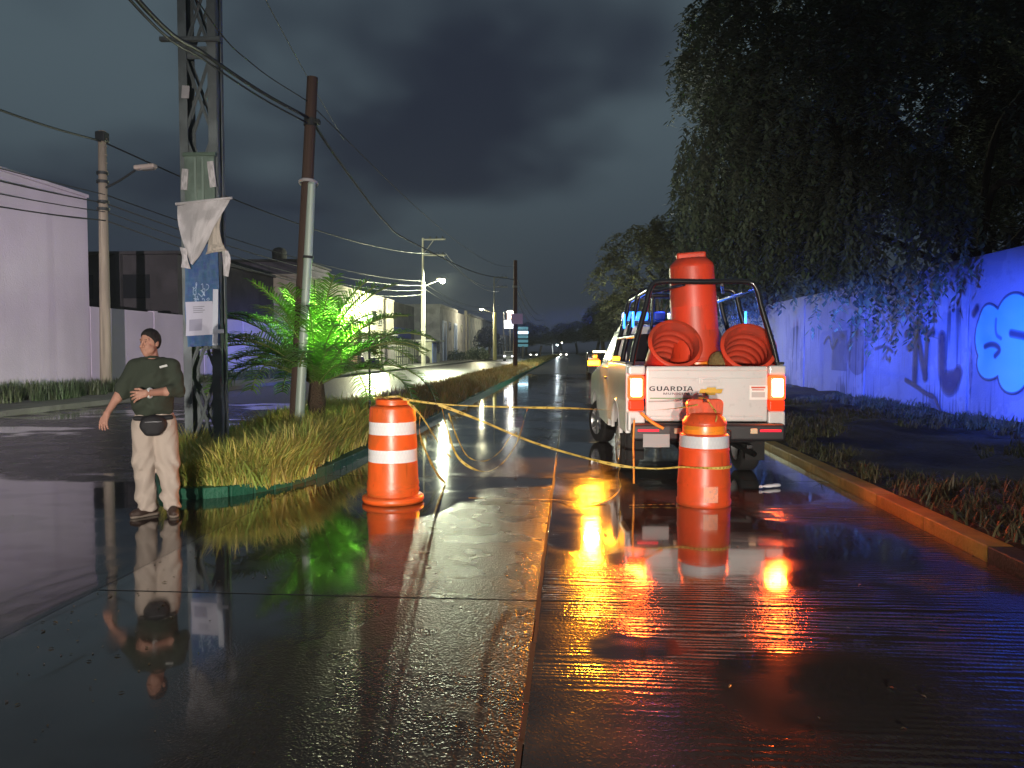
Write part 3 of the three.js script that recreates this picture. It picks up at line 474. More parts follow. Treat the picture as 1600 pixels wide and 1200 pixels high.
cable('thin wire leaving the timber pole top towards the street', span([-4.12, 5.47, -12], [-4.2, 8.1, -59.3], 0.9), 0.009);
cable('thin high wire passing behind the lattice post', [[-3.7, 6.2, -8], [-5.0, 6.9, -14], [-6.5, 7.6, -22]], 0.007);
cable('cable arriving at the concrete pole top from the left', span([-12, 8.6, 2], [-16.3, 8.85, -26], 1.1, 8), 0.035);
cable('cable leaving the concrete pole top for the crossarm pole', span([-16.3, 8.85, -26], [-12.8, 10.8, -73], 1.0, 8), 0.03);
for (let k = 0; k < 4; k++) {
  cable(['uppermost wire of the bundle left of the concrete pole', 'second wire of the bundle left of the concrete pole', 'third wire of the bundle left of the concrete pole', 'lowest wire of the bundle left of the concrete pole'][k], span([-15.5, 7.0 - k * 0.3, 2], [-16.2, 7.0 - k * 0.3, -26], 0.5 + k * 0.1, 8), 0.016 + 0.006 * (k % 2));
  cable(['uppermost wire of the bundle lit beside the crossarm pole', 'second wire of the bundle lit beside the crossarm pole', 'third wire of the bundle lit beside the crossarm pole', 'lowest wire of the bundle lit beside the crossarm pole'][k], span([-16.2, 7.0 - k * 0.3, -26], [-13.9, 8.2 - k * 0.42, -73], 0.7 + k * 0.12, 10), 0.022 + 0.006 * (k % 2), k ? wireMat : cableMat, 50);
  cable(['topmost wire running from crossarm pole into the distance', 'second wire running from crossarm pole into the distance', 'third wire running from crossarm pole into the distance', 'lowest wire running from crossarm pole into the distance'][k], span(k < 2 ? [-12.4 + k * 0.5, 10.9, -73] : [-13.9, 8.0 - (k - 2) * 0.5, -73], [-11.2, k < 2 ? 11.8 - k * 0.8 : 8.8 - (k - 2) * 0.8, -122], 1.2, 10), 0.03, wireMat, 40);
}
for (let k = 0; k < 3; k++) cable(['upper wire sagging off the dark median pole', 'middle wire sagging off the dark median pole', 'lower wire sagging off the dark median pole'][k], span([-4.2, 7.4 - k * 0.9, -59.3], [-3.6, 6.5 - k * 0.6, -105], 1.1, 8), 0.025, wireMat);
// ------------------------------------------------------------------ traffic drums
const scuff = tex(512, 512, (u, v) => { const a = tfbm(u, v, 6, 6, 201), s = tnoise(u, v * 0.2, 64, 205); const gr = 0.35 * sstep(0.5, 0.72, tfbm(u, v, 7, 5, 207)) + 0.4 * sstep(0.3, 0.0, v + 0.15 * (a - 0.5)) * sstep(0.35, 0.6, a); const k = 0.8 + 0.25 * a - 0.25 * sstep(0.84, 0.98, s); return [k * (1 - 0.75 * gr), k * (0.97 - 0.2 * gr), k * (0.95 + 0.3 * gr)]; });
const orange = P({ color: [0.92, 0.13, 0.018], roughness: 0.38, map: scuff, clearcoat: 0.25, clearcoatRoughness: 0.3, bumpMap: T.rough, bumpScale: 0.003 });
const orangeRed = P({ color: [0.78, 0.06, 0.018], roughness: 0.5, map: scuff, clearcoat: 0.2, clearcoatRoughness: 0.35, bumpMap: T.rough, bumpScale: 0.003 });
const deepOrange = P({ color: [0.82, 0.085, 0.016], roughness: 0.42, map: scuff, clearcoat: 0.2, clearcoatRoughness: 0.3, bumpMap: T.rough, bumpScale: 0.003 });
const amberPlastic = P({ color: [0.95, 0.27, 0.02], roughness: 0.35, map: scuff, clearcoat: 0.3, clearcoatRoughness: 0.25 });
const reflective = P({ color: [0.93, 0.92, 0.92], roughness: 0.3, map: tex(256, 256, (u, v) => { const q = Math.abs((u * 40) % 1 - 0.5) + Math.abs((v * 4) % 1 - 0.5); const k = 0.84 + 0.08 * Math.abs(q - 0.5) * 2 + 0.1 * tfbm(u, v, 10, 4, 9); return [k, k, k]; }), clearcoat: 0.5, clearcoatRoughness: 0.2 });
const reflectiveWorn = reflective.clone(); reflectiveWorn.color.setRGB(0.66, 0.66, 0.68);
{
  const t = thing('traffic_drum', 'orange traffic drum with two white bands and a wide base ring by the green kerb', 'traffic drum', [-1.81, 0, -7.75], 0.3, 'orange traffic drums');
  part('body', lathe([[0.262, 0.03], [0.262, 0.1], [0.272, 0.13], [0.262, 0.16], [0.268, 0.19], [0.258, 0.24], [0.252, 0.42], [0.248, 0.425], [0.246, 0.55], [0.252, 0.56], [0.244, 0.7], [0.24, 0.705], [0.237, 0.83], [0.242, 0.84], [0.233, 0.96], [0.222, 0.985], [0.18, 0.99], [0.178, 1.0], [0, 1.0]], 64), orange, t);
  for (const [y, r0, r1] of [[0.487, 0.2505, 0.248], [0.767, 0.2425, 0.2385]]) part('reflective_band', lathe([[r0 - 0.004, y - 0.064], [r0, y - 0.062], [r1, y + 0.062], [r1 - 0.004, y + 0.064]], 64), reflective, t);
  part('base_ring', lathe([[0.25, 0], [0.305, 0.004], [0.318, 0.03], [0.312, 0.062], [0.295, 0.075], [0.262, 0.08]], 64), orange, t);
  part('handle', [rbox(0.34, 0.075, 0.09, 0.03, 0, 1.025, 0.0, 0, 0, 0, 4), lathe([[0.17, 0.98], [0.172, 1.045], [0.16, 1.06], [0.14, 1.05], [0.135, 0.99]], 48)], orange, t);
}
{
  const t = thing('traffic_drum', 'orange traffic drum with one white band and a pale sticker behind the truck', 'traffic drum', [1.36, 0, -7.86], 0.1, 'orange traffic drums');
  const B = [[0.262, 0], [0.27, 0.012], [0.272, 0.05], [0.262, 0.07], [0.263, 0.2], [0.268, 0.21], [0.262, 0.235], [0.254, 0.4], [0.247, 0.54], [0.252, 0.555], [0.25, 0.57], [0.243, 0.58], [0.24, 0.7], [0.237, 0.705], [0.236, 0.715], [0.214, 0.72], [0.211, 0.8], [0.22, 0.812], [0.218, 0.835], [0.2, 0.87], [0.17, 0.905], [0.15, 0.925], [0.06, 0.93], [0, 0.93]];
  part('body', lathe(B, 64), deepOrange, t);
  part('reflective_band', lathe([[0.244, 0.585], [0.2465, 0.588], [0.2435, 0.7], [0.24, 0.703]], 64), reflectiveWorn, t);
  part('lamp_collar', lathe([[0.21, 0.721], [0.2165, 0.724], [0.2145, 0.8], [0.209, 0.803]], 64), amberPlastic, t, 'amber collar under the handle');
  const s = new THREE.Shape(); s.moveTo(-0.165, 0); s.lineTo(-0.17, 0.1); s.quadraticCurveTo(-0.165, 0.135, -0.13, 0.138); s.lineTo(-0.045, 0.138); s.quadraticCurveTo(-0.035, 0.138, -0.035, 0.11); s.lineTo(0.045, 0.11); s.quadraticCurveTo(0.045, 0.138, 0.055, 0.138); s.lineTo(0.13, 0.138); s.quadraticCurveTo(0.168, 0.135, 0.17, 0.1); s.lineTo(0.165, 0); s.closePath();
  part('handle', extrude(s, 0.07, 0.012).translate(0, 0.915, -0.035), deepOrange, t);
  const st = []; for (let k = 0; k < 8; k++) { const a0 = -0.21 + k * 0.0525; st.push([0.2685 * Math.sin(a0), 0.2685 * Math.cos(a0)]); } 
  const g = new THREE.CylinderGeometry(0.2675, 0.268, 0.165, 12, 1, true, -0.27, 0.54).translate(0, 0.135, 0);
  part('sticker', g, M({ color: [0.95, 0.36, 0.22], roughness: 0.5, map: scuff }), t, 'faded pale square sticker');
}
function hollowDrum() { // open at the base (y = 0), closed handle end up; ribs show inside
  const out = [[0.285, 0], [0.325, 0.0], [0.33, 0.02], [0.31, 0.05], [0.275, 0.07]]; for (let k = 0; k < 7; k++) { const y = 0.1 + k * 0.12, r = 0.272 - k * 0.008; out.push([r, y], [r + 0.006, y + 0.05], [r - 0.004, y + 0.1]); } out.push([0.2, 0.97], [0.15, 1.0], [0, 1.0]);
  const inn = [[0, 0.985], [0.14, 0.985], [0.19, 0.955]]; for (let k = 6; k >= 0; k--) { const y = 0.1 + k * 0.12, r = 0.258 - k * 0.009; inn.push([r - 0.016, y + 0.1], [r - 0.014, y + 0.085], [r + 0.004, y + 0.07], [r + 0.004, y + 0.01], [r - 0.012, y]); } inn.push([0.272, 0.05], [0.285, 0]);
  return [lathe(out, 56), lathe(inn, 56)];
}
// ------------------------------------------------------------------ pickup truck
const TR = [1.575, 0, -8.99], YAW = 0.055;
const truckGroup = new THREE.Matrix4().compose(V(...TR), new THREE.Quaternion().setFromEuler(new THREE.Euler(0, YAW, 0)), V(1, 1, 1));
const onTruck = (x, y, z) => V(x, y, z).applyMatrix4(truckGroup).toArray();
const whitePaint = P({ color: [0.72, 0.71, 0.7], roughness: 0.32, clearcoat: 0.8, clearcoatRoughness: 0.12, map: rep(tex(256, 256, (u, v) => { const k = 0.9 + 0.1 * tfbm(u, v, 5, 5, 301) - 0.1 * sstep(0.7, 0.85, tfbm(u, v, 20, 3, 305)); return [k, k * 0.99, k * 0.97]; }), 0.7) });
const blackPlastic = P({ color: [0.018, 0.018, 0.02], roughness: 0.5 }), blackTube = P({ color: [0.012, 0.012, 0.014], roughness: 0.25, clearcoat: 0.8, clearcoatRoughness: 0.1 });
const rubber = M({ color: [0.02, 0.02, 0.02], roughness: 0.85, bumpMap: rep(T.rough, 6), bumpScale: 0.004 }), alloy = M({ color: [0.6, 0.6, 0.6], roughness: 0.3, metalness: 0.8 });
function wheel(parent, x, y, z, r, w, steer = 0) {
  const g = new THREE.Group(); g.name = 'wheel'; g.position.set(x, y, z); g.rotation.y = steer; parent.add(g);
  const R = (p) => lathe(p, 36).rotateZ(Math.PI / 2);
  part('tyre', R([[r * 0.62, -w / 2], [r * 0.9, -w / 2], [r * 0.985, -w * 0.4], [r, -w * 0.2], [r, w * 0.2], [r * 0.985, w * 0.4], [r * 0.9, w / 2], [r * 0.62, w / 2]]), rubber, g);
  const s = x < 0 ? -1 : 1, rim = [R([[r * 0.63, -w / 2], [r * 0.66, -w * 0.46], [r * 0.6, -w * 0.4], [r * 0.58, 0], [r * 0.6, w * 0.4], [r * 0.66, w * 0.46], [r * 0.63, w / 2]])];
  for (let k = 0; k < 6; k++) { const a = k * Math.PI / 3; rim.push(flat([s * w * 0.36, 0.03 * Math.cos(a), 0.03 * Math.sin(a)], [s * w * 0.42, r * 0.6 * Math.cos(a), r * 0.6 * Math.sin(a)], r * 0.2, 0.03, [1, 0, 0])); }
  rim.push(bar([s * w * 0.3, 0, 0], [s * w * 0.48, 0, 0], r * 0.16, r * 0.12, 14)); part('rim', rim, alloy, g);
  part('brake_disc', bar([s * w * 0.1, 0, 0], [s * w * 0.16, 0, 0], r * 0.5, r * 0.5, 20), blackPlastic, g);
  return g;
}
{
  const t = thing('pickup_truck', 'white patrol pickup loaded with orange drums, tail lights glowing', 'pickup truck', TR, YAW);
  // z runs from 0 at the tailgate to -5.0 at the nose (length), y up; side profiles are drawn as (length, height)
  const side = (pts, arches, x, th, mat, name) => {
    const s = new THREE.Shape(); pts.forEach(([a, b], i) => (i ? s.lineTo(a, b) : s.moveTo(a, b)));
    for (let k = arches.length - 1; k >= 0; k--) { const [cx, r] = arches[k]; s.lineTo(cx + r, 0.6); s.absarc(cx, 0.46, r, Math.asin(0.14 / r), Math.PI - Math.asin(0.14 / r), false); }
    s.closePath();
    return part(name, uvWorld(extrude(s, th, 0.012).rotateY(Math.PI / 2).translate(x, 0, 0)), mat, t);
  };
  for (const sx of [-1, 1]) {
    const x = sx < 0 ? -0.905 : 0.845;
    side([[0.1, 0.6], [0.1, 0.86], [0.1, 1.31], [0.14, 1.38], [2.02, 1.38], [2.04, 0.6]], [[1.12, 0.43]], x, 0.06, whitePaint, 'bed_side');
    part('bed_rail_cap', rbox(0.09, 0.03, 1.95, 0.012, sx * 0.875, 1.405, -1.06), blackPlastic, t);
    part('arch_lip', new THREE.TorusGeometry(0.44, 0.03, 8, 24, Math.PI * 0.92).rotateZ(Math.PI * 0.04).rotateY(Math.PI / 2).translate(sx * 0.9, 0.47, -1.12), whitePaint, t);
    side([[2.08, 0.5], [2.08, 1.32], [3.35, 1.3], [3.38, 0.5]], [], x, 0.06, whitePaint, 'door');
    side([[3.4, 0.55], [3.4, 1.3], [3.9, 1.25], [4.85, 1.12], [5.0, 0.98], [5.02, 0.6]], [[4.2, 0.42]], x, 0.06, whitePaint, 'fender');
    part('corner_post', uvWorld(rbox(0.2, 0.11, 0.14, 0.025, sx * 0.805, 1.325, -0.05)), whitePaint, t);
    part('corner_post', uvWorld(rbox(0.2, 0.24, 0.14, 0.025, sx * 0.805, 0.735, -0.05)), whitePaint, t);
    // tail light: lit lamp above, red reflector below
    const tl = part('tail_light', rbox(0.19, 0.28, 0.12, 0.03, sx * 0.808, 1.125, -0.03, 0, 0, 0, 3), P({ color: [0.6, 0.03, 0.01], emissive: [7, 0.24, 0.05], roughness: 0.2 }), t, 'glowing tail light');
    part('lit_bulb', rbox(0.14, 0.225, 0.06, 0.03, sx * 0.808, 1.125, 0.012, 0, 0, 0, 4), P({ color: [0.8, 0.4, 0.2], emissive: [52, 11, 2.5], roughness: 0.2 }), tl);
    part('reflector', rbox(0.18, 0.125, 0.1, 0.02, sx * 0.808, 0.92, -0.03), P({ color: [0.5, 0.012, 0.006], emissive: [0.9, 0.06, 0.01], roughness: 0.15 }), tl);
    part('bumper_reflector', rbox(0.24, 0.028, 0.02, 0.006, sx * 0.69, 0.645, 0.172), P({ color: [0.8, 0.02, 0.03], emissive: [0.75, 0.02, 0.05], roughness: 0.2 }), t);
    // mirror
    const m = part('mirror', rbox(0.22, 0.2, 0.1, 0.03, sx * 1.03, 1.42, -3.16), blackPlastic, t); part('mirror_glass', rbox(0.17, 0.08, 0.01, 0.004, sx * 1.03, 1.46, -3.107), M({ color: [0.7, 0.7, 0.72], roughness: 0.05, metalness: 1 }), m);
    if (sx < 0) part('signal_lamp', rbox(0.19, 0.085, 0.03, 0.014, -1.03, 1.36, -3.085), P({ color: [0.8, 0.3, 0.02], emissive: [20, 4.6, 0.1], roughness: 0.2 }), m, 'glowing amber signal'); part('door_handle', rbox(0.03, 0.035, 0.14, 0.01, sx * 0.925, 1.16, -2.3), blackPlastic, t);
    part('mud_flap', rbox(0.24, 0.34, 0.02, 0.006, sx * 0.74, 0.37, -0.6), rubber, t);
  }
  { // tailgate
    const g = part('tailgate', [uvWorld(rbox(1.395, 0.6, 0.06, 0.02, 0, 1.035, -0.01, 0, 0, 0, 3)), uvWorld(rbox(1.39, 0.06, 0.1, 0.022, 0, 1.342, -0.02, 0, 0, 0, 3)), uvWorld(rbox(1.28, 0.012, 0.012, 0.005, 0, 1.235, 0.022)), uvWorld(rbox(1.3, 0.05, 0.03, 0.012, 0, 0.775, 0.02))], whitePaint, t);
    part('latch_handle', [rbox(0.26, 0.09, 0.012, 0.005, 0.04, 1.2, 0.022), rbox(0.2, 0.045, 0.02, 0.008, 0.04, 1.2, 0.03)], whitePaint, g);
    const s = new THREE.Shape(); [[-0.145, 0.012], [-0.125, 0.028], [-0.06, 0.028], [-0.052, 0.052], [0.062, 0.052], [0.054, 0.028], [0.148, 0.028], [0.128, -0.028], [0.056, -0.028], [0.05, -0.052], [-0.064, -0.052], [-0.056, -0.028], [-0.148, -0.028]].forEach(([a, b], i) => (i ? s.lineTo(a, b) : s.moveTo(a, b)));
    const em = new THREE.Group(); em.name = 'emblem'; em.position.set(0.045, 1.085, 0.024); g.add(em);
    part('emblem_rim', extrude(s, 0.006, 0.003), alloy, em); part('emblem_face', extrude(s, 0.004, 0.002).scale(0.9, 0.82, 1).translate(0, 0, 0.012), P({ color: [0.72, 0.42, 0.06], roughness: 0.3, metalness: 0.5 }), em);
    const tx = canvasTex(1024, 384, (c, W, H) => {
      c.clearRect(0, 0, W, H); c.fillStyle = '#2a2a30'; c.font = 'bold 150px sans-serif'; c.textBaseline = 'alphabetic'; const w = c.measureText('GUARDIA').width; c.save(); c.translate(30, 126); c.scale(940 / w, 0.92); c.fillText('GUARDIA', 0, 0); c.restore();
      c.fillStyle = '#5a5360'; c.font = 'bold 62px sans-serif'; const w2 = c.measureText('MUNICIPAL').width; c.save(); c.translate(330, 204); c.scale(640 / w2, 1); c.fillText('MUNICIPAL', 0, 0); c.restore();
      c.fillStyle = 'rgba(110,160,90,0.85)'; c.fillRect(60, 268, 900, 22); c.fillStyle = 'rgba(150,60,50,0.8)'; c.fillRect(30, 336, 940, 9);
    });
    part('lettering', new THREE.PlaneGeometry(0.56, 0.21).translate(-0.405, 1.05, 0.0235), M({ color: [1, 1, 1], map: tx, transparent: true, roughness: 0.5 }), g);
    const plate = canvasTex(256, 192, (c, W, H) => { c.fillStyle = '#f4efe9'; c.fillRect(0, 0, W, H); c.fillStyle = '#d0553f'; c.fillRect(24, 18, 200, 22); c.fillRect(36, 54, 170, 12); c.fillStyle = '#c9c2bd'; c.fillRect(30, 90, 190, 70); });
    part('plate_sticker', box(0.205, 0.165, 0.004, 0.59, 1.07, 0.0235), M({ color: [1, 1, 1], map: plate, roughness: 0.4 }), g, 'white sticker with a red heading');
  }
  part('bumper', [rbox(1.74, 0.2, 0.2, 0.04, 0, 0.62, 0.06), rbox(0.5, 0.12, 0.26, 0.03, 0, 0.6, 0.06)], blackPlastic, t);
  for (const x of [-0.36, 0.5]) part('plate_lamp', rbox(0.08, 0.06, 0.03, 0.01, x, 0.64, 0.172), M({ color: [0.7, 0.55, 0.35], roughness: 0.4 }), t);
  part('number_plate', box(0.3, 0.15, 0.012, -0.62 + 0.02, 0.53, 0.17), M({ color: [0.3, 0.3, 0.3], roughness: 0.5 }), t);
  part('hitch', [bar([0, 0.42, -0.2], [0, 0.44, 0.26], 0.035), new THREE.SphereGeometry(0.035, 12, 8).translate(0, 0.49, 0.24)], steelDark, t);
  part('exhaust_pipe', tube([[0.5, 0.4, -1.4], [0.52, 0.38, -0.5], [0.55, 0.36, 0.02]], 0.035, 10, 10), steelDark, t);
  part('bed_floor', uvWorld(rbox(1.7, 0.1, 2.0, 0.02, 0, 0.86, -1.05)), M({ color: [0.06, 0.06, 0.06], roughness: 0.7 }), t);
  part('bed_front', uvWorld(rbox(1.7, 0.52, 0.06, 0.02, 0, 1.14, -2.03)), whitePaint, t);
  part('chassis', [rbox(1.3, 0.2, 4.4, 0.03, 0, 0.55, -2.5), bar([-0.7, 0.4, -1.12], [0.7, 0.4, -1.12], 0.07), rbox(0.3, 0.26, 0.3, 0.08, 0, 0.4, -1.12)], blackPlastic, t);
  part('leaf_spring', [rbox(0.07, 0.05, 1.3, 0.01, -0.55, 0.42, -0.8), rbox(0.07, 0.05, 1.3, 0.01, 0.55, 0.42, -0.8)], blackPlastic, t);
  { // cab
    const hull = (pts) => toCreasedNormals(new ConvexGeometry(pts.map((p) => V(...p))), 0.7), c = [];
    for (const sx of [-1, 1]) c.push([sx * 0.86, 1.3, -2.08], [sx * 0.86, 1.3, -3.75], [sx * 0.66, 1.9, -2.18], [sx * 0.7, 1.78, -2.12], [sx * 0.66, 1.92, -2.4], [sx * 0.65, 1.92, -3.0], [sx * 0.67, 1.86, -3.15]);
    const cab = part('cab', uvWorld(hull(c)), whitePaint, t);
    part('rear_window', new THREE.PlaneGeometry(1.3, 0.42).rotateX(-0.13).translate(0, 1.58, -2.085), glassDark, cab);
    for (const sx of [-1, 1]) { const g = new THREE.BufferGeometry(), q = [[0.864, 1.36, -2.25], [0.864, 1.36, -3.45], [0.69, 1.84, -3.05], [0.69, 1.84, -2.3]]; const v = []; for (const i of [0, 1, 2, 0, 2, 3]) v.push(sx * (q[i][0] + 0.012), q[i][1], q[i][2]); g.setAttribute('position', new THREE.Float32BufferAttribute(v, 3)); g.computeVertexNormals(); part('side_window', merge([g]), glassDark, cab); }
    const w = new THREE.BufferGeometry(); w.setAttribute('position', new THREE.Float32BufferAttribute([-0.78, 1.33, -3.7, 0.78, 1.33, -3.7, 0.62, 1.84, -3.2, -0.78, 1.33, -3.7, 0.62, 1.84, -3.2, -0.62, 1.84, -3.2], 3)); w.computeVertexNormals(); part('windscreen', merge([w]).translate(0, 0.02, -0.02), glassDark, cab);
    part('hood', uvWorld(hull([[-0.82, 1.28, -3.6], [0.82, 1.28, -3.6], [-0.8, 1.08, -4.95], [0.8, 1.08, -4.95], [-0.8, 0.7, -5.02], [0.8, 0.7, -5.02], [-0.8, 0.7, -3.6], [0.8, 0.7, -3.6]])), whitePaint, t);
    part('front_bumper', rbox(1.78, 0.3, 0.24, 0.06, 0, 0.58, -5.0), blackPlastic, t);
  }
  wheel(t, -0.76, 0.355, -1.12, 0.355, 0.24); wheel(t, 0.76, 0.355, -1.12, 0.355, 0.24); wheel(t, -0.78, 0.355, -4.2, 0.355, 0.24, 0.3); wheel(t, 0.78, 0.355, -4.2, 0.355, 0.24, 0.3);
  // tubular cage over the bed
  const hoop = (z, w, y) => tube([[-0.85, 1.38, z + 0.02], [-0.8, 1.62, z - 0.01], [-0.68, 2.05, z - 0.06], [-w - 0.02, 2.28, z - 0.08], [-w + 0.1, y, z - 0.09], [0, y, z - 0.09], [w - 0.1, y, z - 0.09], [w + 0.02, 2.28, z - 0.08], [0.68, 2.05, z - 0.06], [0.8, 1.62, z - 0.01], [0.85, 1.38, z + 0.02]], 0.034, 70, 10);
  part('cage_hoop', hoop(-0.14, 0.6, 2.36), blackTube, t); part('cage_hoop', hoop(-1.05, 0.6, 2.34), blackTube, t); part('cage_hoop', hoop(-1.9, 0.6, 2.32), blackTube, t);
  for (const sx of [-1, 1]) { part('cage_rail', bar([sx * 0.62, 2.27, -0.2], [sx * 0.62, 2.25, -1.98], 0.03, 0.03, 10), blackTube, t); part('cage_rail', bar([sx * 0.79, 1.72, -0.16], [sx * 0.79, 1.72, -1.92], 0.026, 0.026, 10), blackTube, t); part('cage_brace', bar([sx * 0.22, 2.33, -0.24], [sx * 0.45, 2.3, -1.1], 0.022, 0.022, 8), blackTube, t); part('cage_brace', bar([sx * 0.3, 2.3, -1.98], [sx * 0.34, 1.4, -1.95], 0.024, 0.024, 8), blackTube, t); }
  // roof light bar
  part('light_bar_base', rbox(1.3, 0.05, 0.3, 0.02, 0, 1.965, -2.6), blackPlastic, t);
  for (const [x, on] of [[-0.56, 1], [-0.37, 1], [-0.12, 0], [0.12, 0], [0.37, 1], [0.56, 1]]) part('light_module', rbox(0.17, 0.13, 0.27, 0.03, x, 2.06, -2.6), on ? P({ color: [0.05, 0.12, 0.6], emissive: [0.06, 0.6, 3.2], roughness: 0.2 }) : P({ color: [0.03, 0.06, 0.3], roughness: 0.15 }), t, on ? 'lit blue light module' : undefined);
  for (const [x, y, z, h] of [[0.33, 1.9, -1.92, 0.16], [0.715, 1.95, -1.02, 0.2], [-0.715, 1.95, -1.02, 0.2], [-0.72, 1.96, -1.88, 0.2]]) part('strobe_strip', rbox(0.028, h, 0.02, 0.008, x, y, z + 0.04), P({ color: [0.1, 0.2, 0.8], emissive: [0.1, 1.5, 6], roughness: 0.2 }), t, 'lit blue strobe strip');
  // amber flasher and white spot lamp at the bed front, driver side
  for (const [y, z, e] of [[1.445, -1.6, 0.25]]) part('amber_lamp', rbox(0.1, 0.06, 0.16, 0.02, -0.86, y, z), P({ color: [0.8, 0.3, 0.02], emissive: [22 * e, 8 * e, 0.4 * e], roughness: 0.2 }), t, 'glowing amber lamp');
}
{ // what the truck's lamps throw
  const red = [1, 0.09, 0.008];
  for (const s of [-1, 1]) spot(s < 0 ? 'tail_light_glow' : 'tail_light_glow_001', onTruck(s * 0.81, 1.12, 0.06), onTruck(s * 0.5 - 0.3, 0.7, 2), red, 15, 76, 0.8, 6);
  spot('mirror_signal_glow', onTruck(-1.06, 1.37, -3.02), onTruck(-1.95, 0.3, -0.9), [1, 0.3, 0.012], 95, 37, 1, 6);
  const p = onTruck(0.98, 2.1, -2.6), q = onTruck(-0.98, 2.1, -2.6), B = [0.06, 0.14, 1];
  [[-13.6, 330, 24], [-16.6, 540, 18], [-20.5, 900, 14], [-26, 1600, 11], [-35, 2600, 8]].forEach(([z, I, a], i) => spot('blue_beam_right' + '_' + i, p, [8.86, 1.45, z], B, I, a, 1, 5));
  spot('blue_beam_001', q, [-17.8, 0.8, -43], B, 4800, 7.5, 1, 8);
  point('blue_glow', onTruck(0, 2.5, -2.5), B, 4, 5);
}
{ // drums stacked in the bed
  const t = thing('traffic_drum', 'amber-orange drum with a white band standing low in the truck bed under another', 'traffic drum', onTruck(0.1, 0.91, -0.85), 0, 'orange traffic drums'); t.rotation.set(0.05, 0, 0.07);
  const t2 = thing('traffic_drum', 'tall red-orange drum set over another, sticking up above the truck cage', 'traffic drum', onTruck(0.1, 0.91, -0.85), 0, 'orange traffic drums'); t2.rotation.set(0.05, 0, 0.07);
  part('body', lathe([[0.3, 0], [0.3, 0.06], [0.27, 0.08], [0.262, 0.45], [0.258, 0.8], [0.25, 0.9]], 48), amberPlastic, t);
  part('reflective_band', lathe([[0.262, 0.34], [0.2665, 0.342], [0.264, 0.47], [0.258, 0.472]], 48), reflective, t, 'white reflective band');
  part('shell', lathe([[0.29, 0.52], [0.325, 0.52], [0.33, 0.55], [0.3, 0.58], [0.292, 0.9], [0.288, 0.905], [0.285, 1.2], [0.29, 1.21], [0.28, 1.45], [0.276, 1.455], [0.272, 1.68], [0.262, 1.72], [0.18, 1.8], [0, 1.8]], 48), orangeRed, t2); part('handle', rbox(0.36, 0.1, 0.12, 0.03, 0, 1.82, 0), orangeRed, t2);
}
{
  const mk = (label, p, dir, roll) => {
    const t = thing('traffic_drum', label, 'traffic drum', p, 0, 'orange traffic drums');
    const [a, b] = hollowDrum(); part('shell', a, orangeRed, t); part('inner_wall', b, M({ color: [0.62, 0.065, 0.03], roughness: 0.6, map: scuff }), t);
    t.quaternion.setFromUnitVectors(V(0, 1, 0), V(...dir).normalize());
  };
  mk('orange drum lying open end out on the left of the truck bed', [1.255, 1.64, -9.25], [-0.12, -0.5, -0.85]);
  mk('orange drum lying open end out on the right of the truck bed', [2.1, 1.6, -9.22], [-0.02, -0.52, -0.85]);
}
solo('cloth_bag', new THREE.SphereGeometry(0.16, 20, 14).scale(0.8, 0.9, 0.7).translate(1.8, 1.4, -9.45), M({ color: [0.3, 0.22, 0.08], roughness: 0.9, bumpMap: rep(T.rough, 3), bumpScale: 0.03 }), 'small tan cloth bundle between the drums in the bed', 'bag');

// ------------------------------------------------------------------ caution tape
const tapeMat = M({ color: [0.6, 0.43, 0.1], roughness: 0.5, map: tex(256, 32, (u, v) => { const k = (u * 9 % 1) > 0.62 && Math.abs(v - 0.5) < 0.3 && hash(Math.floor(u * 90), Math.floor(v * 10), 4) > 0.35; return k ? [0.25, 0.2, 0.08] : [1, 1, 0.95]; }) });
function tape(label, pts, w = 0.06, twist = [[0, 0], [1, 0]], seed = 1) { // thin plastic ribbon; twist = list of [t, angle]
  const c = new THREE.CatmullRomCurve3(pts.map((p) => V(...p))), n = Math.max(24, pts.length * 14), pos = [], uv = [], idx = [], L = c.getLength();
  const ang = (t) => { for (let i = 0; i + 1 < twist.length; i++) if (t <= twist[i + 1][0]) return lerp(twist[i][1], twist[i + 1][1], (t - twist[i][0]) / (twist[i + 1][0] - twist[i][0] || 1)); return twist[twist.length - 1][1]; };
  for (let s = 0; s < 2; s++) for (let i = 0; i <= n; i++) {
    const t = i / n, p = c.getPoint(t), d = c.getTangent(t), up = Math.abs(d.y) > 0.95 ? V(1, 0, 0) : V(0, 1, 0), a = up.clone().addScaledVector(d, -up.dot(d)).normalize(), b = d.clone().cross(a), th = ang(t) + (vnoise(t * 14, seed, 3) - 0.5) * 0.7;
    const wd = a.clone().multiplyScalar(Math.cos(th)).addScaledVector(b, Math.sin(th)), nr = b.clone().multiplyScalar(Math.cos(th)).addScaledVector(a, -Math.sin(th)), ww = w * (0.22 + 0.32 * vnoise(t * 9, seed + 7, 5));
    for (const q of [-1, 1]) { const v = p.clone().addScaledVector(wd, q * ww / 2).addScaledVector(nr, (s - 0.5) * 0.003); pos.push(v.x, v.y, v.z); uv.push(t * L * 1.2, q / 2 + 0.5); }
  }
  const N = (n + 1) * 2; for (let i = 0; i < n; i++) { const a = i * 2; idx.push(a, a + 1, a + 2, a + 1, a + 3, a + 2, N + a, N + a + 2, N + a + 1, N + a + 1, N + a + 2, N + a + 3); }
  const g = new THREE.BufferGeometry(); g.setAttribute('position', new THREE.Float32BufferAttribute(pos, 3)); g.setAttribute('uv', new THREE.Float32BufferAttribute(uv, 2)); g.setIndex(idx); g.computeVertexNormals();
  return solo('caution_tape', g, tapeMat, label, 'caution tape', 'caution tape strung round the drums');
}
